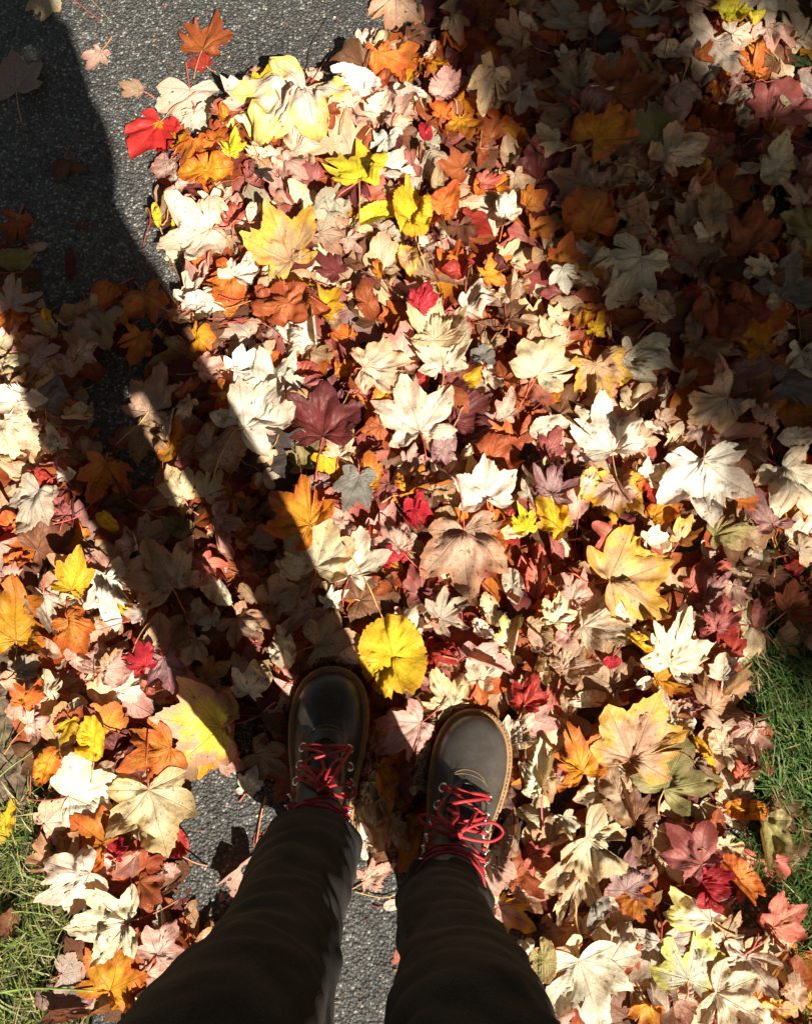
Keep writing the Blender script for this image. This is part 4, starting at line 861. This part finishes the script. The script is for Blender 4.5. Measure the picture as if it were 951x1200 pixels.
LEGL = [(*hl, .059), (hl[0]-.004, hl[1]-.006, .17, .055), (*P3(334, 1084, .36), .053), (*P3(308, 1150, .52), .056), (*P3(245, 1272, .71), .063), (-.108, -.195, .85, .062), (HIP[0]-.065, HIP[1], .95, .065)]
LEGR = [(*hr, .056), (hr[0]-.002, hr[1]-.006, .17, .051), (*P3(519, 1080, .33), .046), (*P3(538, 1136, .48), .047), (*P3(556, 1235, .69), .054), (.048, -.185, .85, .050), (HIP[0]+.055, HIP[1], .95, .065)]
tr = MB(); tr.add(*loft_limb(LEGL, wr=.0060, seed=1, k=18)); tr.add(*loft_limb(LEGR, wr=.0055, seed=4, k=18))
def squash(VQT, cy, k):
    V = VQT[0].copy(); V[:, 1] = cy+(V[:, 1]-cy)*k; return (V,)+tuple(VQT[1:])
tr.add(*squash(loft_limb([(HIP[0], HIP[1], .885, .05), (HIP[0], HIP[1], .90, .115), (HIP[0], HIP[1], .94, .130), (HIP[0], HIP[1], .99, .127), (HIP[0], HIP[1], 1.04, .120)], wr=.003, seed=8), HIP[1], .72))
Vt = np.concatenate(tr.V)
trs = remeshed('trousers', tr, .0042, PERSON, MAT['denim'], 1)
# jacket and body
SHO = (-.050, -.195, 1.38)
torso = [(HIP[0], HIP[1], .98, .128), (HIP[0]-.005, HIP[1], 1.05, .122), (HIP[0]-.01, HIP[1], 1.14, .122), (SHO[0], SHO[1], 1.28, .135), (SHO[0]+.01, SHO[1], 1.38, .130), (SHO[0]+.02, SHO[1]+.02, 1.43, .085), (SHO[0]+.03, SHO[1]+.04, 1.48, .070)]
armL = [(SHO[0]-.10, SHO[1], 1.38, .055), (SHO[0]-.155, SHO[1]+.01, 1.34, .052), (SHO[0]-.175, SHO[1]+.05, 1.22, .046), (SHO[0]-.150, SHO[1]+.09, 1.12, .044), (-.115, -.10, 1.25, .038), (-.070, -.055, 1.37, .032)]
armR = [(SHO[0]+.09, SHO[1], 1.38, .055), (SHO[0]+.130, SHO[1]+.01, 1.34, .050), (SHO[0]+.115, SHO[1]+.04, 1.22, .046), (.030, -.130, 1.12, .043), (.050, -.100, 1.25, .038), (.060, -.055, 1.37, .032)]
jk = MB(); jk.add(*squash(loft_limb(torso, wr=.004, seed=3), SHO[1], .70)); jk.add(*loft_limb(armL, wr=.003, seed=5)); jk.add(*loft_limb(armR, wr=.003, seed=6))
remeshed('jacket', jk, .006, PERSON, MAT['jacket'], 2)
bd = MB()
def thin(p, d): return [(*q[:3], max(q[3]-d, .02)) for q in p]
bd.add(*loft_limb([(*bl(BOOT_L, BH_L, 0, .20, .040), .020), (*bl(BOOT_L, BH_L, 0, .12, .055), .026), (*bl(BOOT_L, BH_L, 0, .072, .085), .030)]+thin(LEGL, .016)[1:]))
bd.add(*loft_limb([(*bl(BOOT_R, BH_R, 0, .20, .040), .020), (*bl(BOOT_R, BH_R, 0, .12, .055), .026), (*bl(BOOT_R, BH_R, 0, .072, .085), .030)]+thin(LEGR, .016)[1:]))
bd.add(*squash(loft_limb([(HIP[0], HIP[1], .90, .08)]+thin(torso, .018)[:-2]+[(SHO[0]+.01, SHO[1], 1.41, .06)]), SHO[1], .70))
bd.add(*loft_limb([(SHO[0], SHO[1], 1.36, .06), (SHO[0]+.02, SHO[1]+.015, 1.43, .052), (SHO[0]+.045, SHO[1]+.06, 1.49, .052)]))
HC_ = np.array([.005, -.115, 1.550])
def ball(c, r, n=24):
    th = np.linspace(0, np.pi, n)[1:-1]; a = np.linspace(0, 2*np.pi, n*2, endpoint=False); r = np.array(r)
    G = np.array([[c+r*np.array([math.sin(t)*math.cos(b), math.sin(t)*math.sin(b), math.cos(t)]) for b in a] for t in th]); V = G.reshape(-1, 3); F = grid_faces(n-2, 2*n)[:, ::-1]
    V = np.vstack([V, [c+[0, 0, r[2]]], [c-[0, 0, r[2]]]]); j = np.arange(2*n); b = (n-3)*2*n
    return V, F, np.concatenate([np.stack([j*0+len(V)-2, j, (j+1) % (2*n)], -1), np.stack([j*0+len(V)-1, b+(j+1) % (2*n), b+j], -1)])
bd.add(*ball(HC_+[0, -.005, .02], (.073, .090, .095))); bd.add(*ball(HC_+[0, .025, -.05], (.052, .060, .065)))
bd.add(*ball(HC_+[0, .092, -.012], (.012, .020, .020))); bd.add(*ball(HC_+[0, .083, -.055], (.024, .010, .009)))
for s in (-1, 1): bd.add(*ball(HC_+[s*.074, -.005, -.005], (.008, .018, .030))); bd.add(*ball(HC_+[s*.03, .078, .018], (.014, .008, .009)))
for arm, s in ((armL, -1), (armR, 1)):
    bd.add(*loft_limb(thin(arm, .010)))
    w_ = np.array(arm[-1][:3]); pc = w_+np.array([-s*.006, .035, .035])
    bd.add(*loft_limb([(*w_, .021), (*(w_+[0, .018, .018]), .026), (*pc, .027), (*(pc+[0, .022, .02]), .020)], ey=.55))
    for k, (dx, L) in enumerate(((-.024, .062), (-.008, .072), (.008, .068), (.023, .055))):
        b = pc+np.array([dx, .02, .015]); d1 = np.array([-s*.25, .55, .6]); d2 = np.array([-s*.8, .45, -.1])
        bd.add(*loft_limb([(*b, .009), (*(b+d1*L*.45), .0088), (*(b+d1*L*.45+d2*L*.35), .008), (*(b+d1*L*.45+d2*L*.62+[0, 0, -.006]), .0065)], n=12, k=4))
    b = pc+np.array([-s*.024, -.008, -.005]); bd.add(*loft_limb([(*b, .011), (*(b+[-s*.022, .012, .014]), .010), (*(b+[-s*.036, .026, .026]), .008)], n=12, k=4))
remeshed('body', bd, .0045, PERSON, MAT['skin'], 2)
hm = MB(); hm.add(*ball(HC_+[0, -.018, .032], (.084, .096, .098))); hm.add(*ball(HC_+[0, -.055, -.04], (.078, .050, .10)))
remeshed('hair', hm, .006, PERSON, MAT['hair'], 1)

# ------------------------------------------------------------------ maple behind the viewer, whose crown shades the upper right
def maple():
    t = empty('unseen_maple_tree', (4.6, -5.4, -.01)); tag(t, 'maple tree behind the viewer whose crown shades the far corner', 'tree')
    rs2 = np.random.RandomState(3); base = np.array([4.6, -5.4, -.01]); tk = MB()
    main = np.array([(0, 0, -.1), (.05, .03, 1.5), (-.05, .1, 3.2), (.1, .1, 5.0), (.0, .2, 7.0)]); tk.tube(smooth_path(main, 6), np.linspace(.22, .06, 25), n=16)
    # shade wanted on the ground, in world metres, carried up along the sun ray to the crown
    poly = [at(*p) for p in SHADEPX]
    lo = np.min(poly, 0); hi = np.max(poly, 0); pts = []
    holes = [(*at(858, 45), .050), (*at(868, 82), .030), (*at(925, 585), .055), (*at(560, 190), .035), (*at(940, 95), .03)]
    while len(pts) < 5200:
        p = rs2.uniform(lo, hi, (400, 2)); m = inside(poly, p[:, 0], p[:, 1])
        m &= ~inside(poly, p[:, 0], p[:, 1]) | True
        for q in p[m]:
            if any((q[0]-a)**2+(q[1]-b)**2 < (r_+.075)**2 for a, b, r_ in holes): continue
            pts.append(q)
    S = np.array(SUN); W = []
    for q in pts:
        h = rs2.uniform(4.6, 6.2); W.append(np.array([q[0], q[1], 0])+S*(h/S[2]))
    # the rest of the crown, away from the sunny part of the path
    for c, r_, m in (((4.9, -5.6, 7.2), 1.6, 1500), ((6.2, -5.0, 6.2), 1.4, 1200), ((5.6, -6.8, 6.0), 1.3, 1000), ((6.9, -6.2, 7.4), 1.3, 900), ((5.2, -3.6, 6.6), 1.0, 900)):
        g = rs2.normal(0, 1, (m, 3)); g = g/np.linalg.norm(g, axis=1)[:, None]*rs2.uniform(.3, 1, (m, 1))**.5*r_; W += list(np.array(c)+g*np.array([1, 1, .75]))
    W = np.array(W)
    allowed = np.ones(len(W), bool); g = W-S[None, :]*(W[:, 2]/S[2])[:, None]
    u, v = topx(g[:, 0], g[:, 1]); lit = [(-200, -200)]+[(p[0]-10, p[1]) for p in SHADEPX[:SHN]]+[(1100, 800), (1100, 1400), (-200, 1400)]
    allowed = ~(inside(lit, u, v))
    for a_, b_, r_ in holes: allowed &= np.hypot(g[:, 0]-a_, g[:, 1]-b_) > r_+.09
    allowed[:len(pts)] = True; W = W[allowed]
    n = len(W); a = rs2.normal(0, 1, (n, 3)); a /= np.linalg.norm(a, axis=1)[:, None]; b = np.cross(a, rs2.normal(0, 1, (n, 3))); b /= np.linalg.norm(b, axis=1)[:, None]
    sz = rs2.uniform(.045, .075, (n, 1)); c = np.cross(a, b)
    sh = [(0, -1, 0), (.75, -.5, .1), (1, .35, .15), (.45, .45, .05), (0, 1.15, 0), (-.45, .45, .05), (-1, .35, .15), (-.75, -.5, .1)]
    V = np.stack([W+(b*x+c*y+a*z)*sz for x, y, z in sh], 1).reshape(-1, 3); F = (np.arange(n)*8)[:, None]+np.arange(8)[None, :]
    me = mesh_np('crown', V-base, F, False); cc = np.array([[.45, .18, .03], [.40, .10, .03], [.50, .33, .05], [.20, .20, .04]])[rs2.randint(0, 4, n)]; set_col(me, 'c1', np.repeat(cc, 8, 0))
    link('crown', me, t, MAT['grass'])
    # limbs out to the leaf masses
    sel = W[rs2.choice(n, 34, replace=False)]-base
    for q in sel:
        s0 = main[-2]*.0+np.array([.0, .1, rs2.uniform(3.0, 6.0)]); P = smooth_path(np.array([s0, s0*.55+q*.45+[0, 0, .25], q]), 6); 
        gg = (P+base)-S[None, :]*((P+base)[:, 2]/S[2])[:, None]; uu, vv = topx(gg[:, 0], gg[:, 1])
        if inside(lit, uu, vv).any(): continue
        tk.tube(P, np.linspace(.045, .008, len(P)), n=7)
    link('trunk', tk.mesh('trunk'), t, MAT['bark'])
def sky_block_tree(loc, crown_c, rad, n, seed, label, hgt):  # unseen trees added round the path to cut the sky light
    t = empty('unseen_maple_tree', loc); tag(t, label, 'tree', 'added unseen trees that block sky light'); rs2 = np.random.RandomState(seed); base = np.array(loc); S = np.array(SUN)
    W = []
    for k in range(26):
        c = np.array(crown_c)+rs2.normal(0, .42, 3)*np.array([rad, rad, rad*.45]); W.append(c+rs2.normal(0, .33, (n//26, 3))*rad*np.array([.55, .55, .4]))
    W = np.concatenate(W); g = W-S[None, :]*(W[:, 2]/S[2])[:, None]; x, y = g[:, 0], g[:, 1]
    W = W[~((x > -1.3) & (x < 1.2) & (y > -1.2) & (y < 2.0)) & (W[:, 2] > 1.5)]; n = len(W)
    a = rs2.normal(0, 1, (n, 3)); a[:, 2] = np.abs(a[:, 2])+.6; a /= np.linalg.norm(a, axis=1)[:, None]; b = np.cross(a, rs2.normal(0, 1, (n, 3))); b /= np.linalg.norm(b, axis=1)[:, None]; c = np.cross(a, b)
    sz = rs2.uniform(.09, .16, (n, 1)); sh = [(0, -1, 0), (.75, -.5, .1), (1, .35, .15), (0, 1.15, 0), (-1, .35, .15), (-.75, -.5, .1)]
    V = np.stack([W+(b*x+c*y+a*z)*sz for x, y, z in sh], 1).reshape(-1, 3); me = mesh_np('crown', V-base, (np.arange(n)*6)[:, None]+np.arange(6)[None, :], False)
    cc = np.array([[.30, .12, .025], [.26, .07, .02], [.34, .22, .04], [.12, .13, .03]])[rs2.randint(0, 4, n)]; set_col(me, 'c1', np.repeat(cc, 6, 0)); link('crown', me, t, MAT['grass'])
    tk = MB(); top = np.array(crown_c)-base; P = smooth_path(np.array([(0, 0, -.2), (.04, .05, 1.4), top*np.array([.35, .35, .55]), top*np.array([.9, .9, .85])]), 6); tk.tube(P, np.linspace(.24, .05, len(P)), n=16)
    for k in range(14):
        q = W[rs2.randint(n)]-base; s0 = P[rs2.randint(8, 14)]; tk.tube(smooth_path(np.array([s0, s0*.5+q*.5+[0, 0, .2], q]), 5), np.linspace(.05, .008, 11), n=7)
    link('trunk', tk.mesh('trunk'), t, MAT['bark'])
SKY_BLOCK_TREES = [((-3.2, 2.6, -.01), (-1.6, 1.4, 6.0), 2.6, 5200, 21, 'maple tree whose crown hangs over the path'), ((3.4, 3.0, -.01), (2.4, 1.8, 5.6), 2.4, 4200, 22, 'maple tree ahead beside the grass'),
         ((-4.6, -2.4, -.01), (-3.8, -1.6, 5.2), 2.4, 3600, 23, 'maple tree on the lawn beside the path'), ((-.9, 8.5, -.01), (-.4, 6.0, 5.4), 2.8, 3600, 24, 'maple tree far ahead at the path'), ((-1.6, -7.5, -.01), (-1.6, -5.5, 6.0), 2.4, 3000, 25, 'maple tree far behind the viewer'),
         ((2.9, 1.2, -.01), (2.0, .9, 2.9), 1.5, 6500, 27, 'low branching maple on the grass, nearest the shaded corner'), ((1.4, 4.4, -.01), (.9, 3.2, 3.4), 1.6, 5000, 28, 'young maple ahead with low branches'),
         ((6.2, .2, -.01), (5.0, .2, 4.6), 2.2, 3600, 26, 'maple tree on the grass verge side')]
for a_ in SKY_BLOCK_TREES: sky_block_tree(*a_, 0)
# phone in the hands, above and behind the lens
ph = MB(); pc = np.array([0, -.030, 1.372]); P_ = []
for z, g in ((-.0040, -.0012), (-.0028, 0), (.0028, 0), (.0040, -.0012)):
    for t in np.linspace(0, 2*np.pi, 33)[:-1]:
        cx, cy = .035+g, .068+g; r_ = .010; x = np.clip(cx*1.5*math.cos(t), -cx+r_, cx-r_)+r_*math.cos(t); y = np.clip(cy*1.5*math.sin(t), -cy+r_, cy-r_)+r_*math.sin(t)
        P_.append(pc+np.array([x, y*CP-z*SP, y*SP+z*CP]))
P_ = np.array(P_); k_ = np.arange(32); ph.add(P_, grid_faces(4, 32), None); ph.T.append(np.concatenate([np.stack([k_[1:-1]*0, k_[2:], k_[1:-1]], -1), np.stack([k_[1:-1]*0+96, k_[1:-1]+96, k_[2:]+96], -1)]))
phone = empty('phone', tuple(pc)); tag(phone, 'black phone held out above the boots by the standing person', 'phone')
o = link('phone_case', ph.mesh('phone_case', False), phone, MAT['jacket']); o.location = tuple(-pc)
SHADEPX = [(505, -60), (515, 20), (540, 90), (590, 150), (625, 215), (665, 290), (712, 372), (775, 425), (838, 520), (868, 620), (880, 700), (905, 760), (980, 775), (1150, 800)]
SHN = len(SHADEPX)
SHADEPX = SHADEPX+[(1250, 500), (1250, -300), (520, -300)]
maple()
